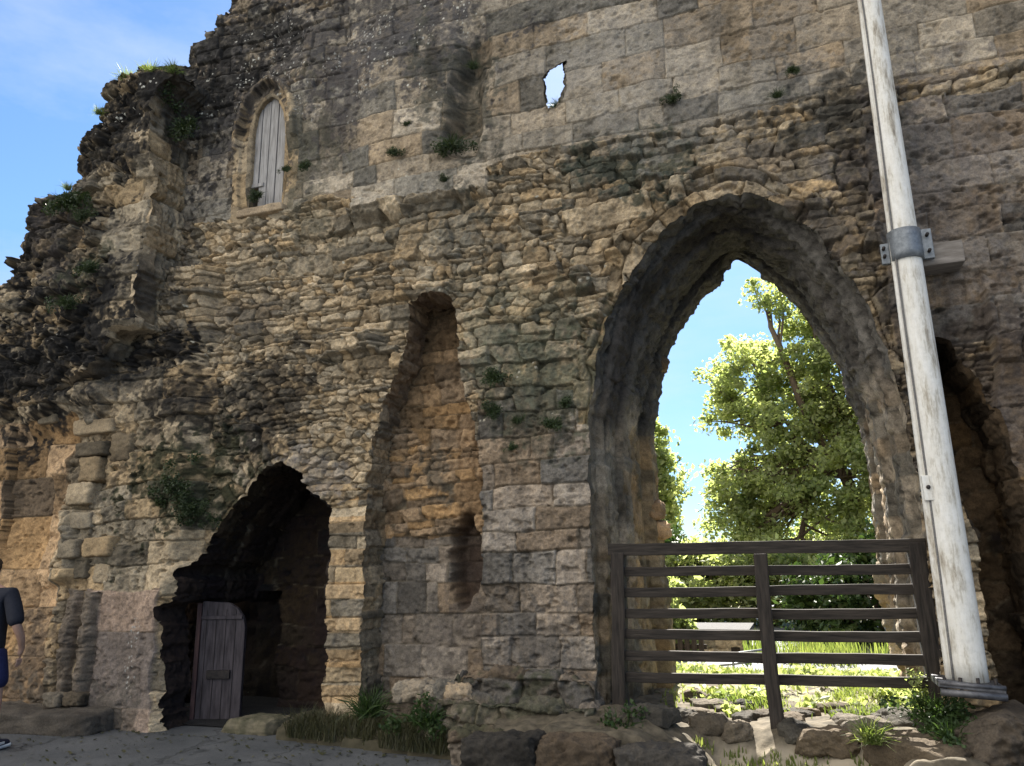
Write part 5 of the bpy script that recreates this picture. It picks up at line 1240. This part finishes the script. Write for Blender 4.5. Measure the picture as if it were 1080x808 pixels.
# =================================================================== LIGHT, SKY, CAMERA
SUN = Vector((-.1069, .6713, .7334)).normalized()
sl = bpy.data.lights.new('sun', 'SUN'); sl.energy = 5.0; sl.angle = math.radians(.53); sl.color = (1., .94, .85)
so = bpy.data.objects.new('sun', sl); COL.objects.link(so); so.rotation_euler = SUN.to_track_quat('Z', 'Y').to_euler(); so.location = (-3, 20, 25)
w = bpy.data.worlds.new('World'); sc.world = w; w.use_nodes = True; nt = w.node_tree; bg = nt.nodes['Background']
sky = nt.nodes.new('ShaderNodeTexSky'); sky.sky_type = 'NISHITA'; sky.sun_disc = False; sky.sun_elevation = math.asin(SUN.z); sky.sun_rotation = math.atan2(SUN.x, SUN.y)
sky.air_density = 1.0; sky.dust_density = .3; sky.ozone_density = 2.0
sky.altitude = 600.
tc = nt.nodes.new('ShaderNodeTexCoord'); D_ = tc.outputs['Generated']
hs = nt.nodes.new('ShaderNodeHueSaturation'); hs.inputs['Saturation'].default_value = 1.15; hs.inputs['Value'].default_value = .8; nt.links.new(sky.outputs[0], hs.inputs['Color'])
mp = nt.nodes.new('ShaderNodeMapping'); mp.inputs['Scale'].default_value = (1., 1.3, 3.2); mp.inputs['Rotation'].default_value = (.2, .1, .5); nt.links.new(D_, mp.inputs[0])
cn = noise(nt, mp.outputs[0], 1.7, 7, .62)
cr = ramp(nt, cn, [(.44, (0, 0, 0)), (.78, (.55, .55, .55))])
sx_ = nt.nodes.new('ShaderNodeSeparateXYZ'); nt.links.new(D_, sx_.inputs[0])
low = ramp(nt, sx_.outputs['Z'], [(0., (.42, .50, .62)), (.38, (1, 1, 1))]); deep = mixc(nt, 'MULTIPLY', 1., hs.outputs[0], low.outputs[0])
mixed = mixc(nt, 'MIX', cr.outputs[0], deep, (3.4, 3.7, 4.1))           # thin high cloud
# unseen bright cloud bank opposite the sun, added to fill the shaded wall
vd = nt.nodes.new('ShaderNodeVectorMath'); vd.operation = 'DOT_PRODUCT'; vd.inputs[1].default_value = Vector((-.42, -.62, .66)).normalized(); nt.links.new(D_, vd.inputs[0])
c2 = noise(nt, D_, 3.2, 6, .6); ad = nt.nodes.new('ShaderNodeMath'); ad.operation = 'MULTIPLY_ADD'; ad.inputs[1].default_value = .5; nt.links.new(c2, ad.inputs[0]); nt.links.new(vd.outputs['Value'], ad.inputs[2])
cb_ = ramp(nt, ad.outputs[0], [(.80, (0, 0, 0)), (1.0, (1, 1, 1))])
mixed = mixc(nt, 'MIX', cb_.outputs[0], mixed, (7.6, 7.3, 6.9))
nt.links.new(mixed, bg.inputs['Color']); bg.inputs['Strength'].default_value = .06

cd = bpy.data.cameras.new('camera'); co_ = bpy.data.objects.new('camera', cd); COL.objects.link(co_)
cd.sensor_fit = 'HORIZONTAL'; cd.sensor_width = 36.; cd.lens = 36.*F_PX/PH_W; cd.clip_end = 2000; cd.clip_start = .05
m = Matrix(((rt[0], up[0], -fw[0], CAM[0]), (rt[1], up[1], -fw[1], CAM[1]), (rt[2], up[2], -fw[2], CAM[2]), (0, 0, 0, 1)))
co_.matrix_world = m; sc.camera = co_
vs = sc.view_settings; vs.view_transform = 'Standard'; vs.look = 'None'; vs.gamma = 1.; vs.exposure = 2.2; vs.use_curve_mapping = False
sc.cycles.use_denoising = True
try: sc.cycles.denoiser = 'OPENIMAGEDENOISE'
except Exception: pass
sc.cycles.max_bounces = 8; sc.cycles.diffuse_bounces = 5; sc.cycles.transmission_bounces = 4; sc.cycles.sample_clamp_indirect = 8.
sc.render.film_transparent = False
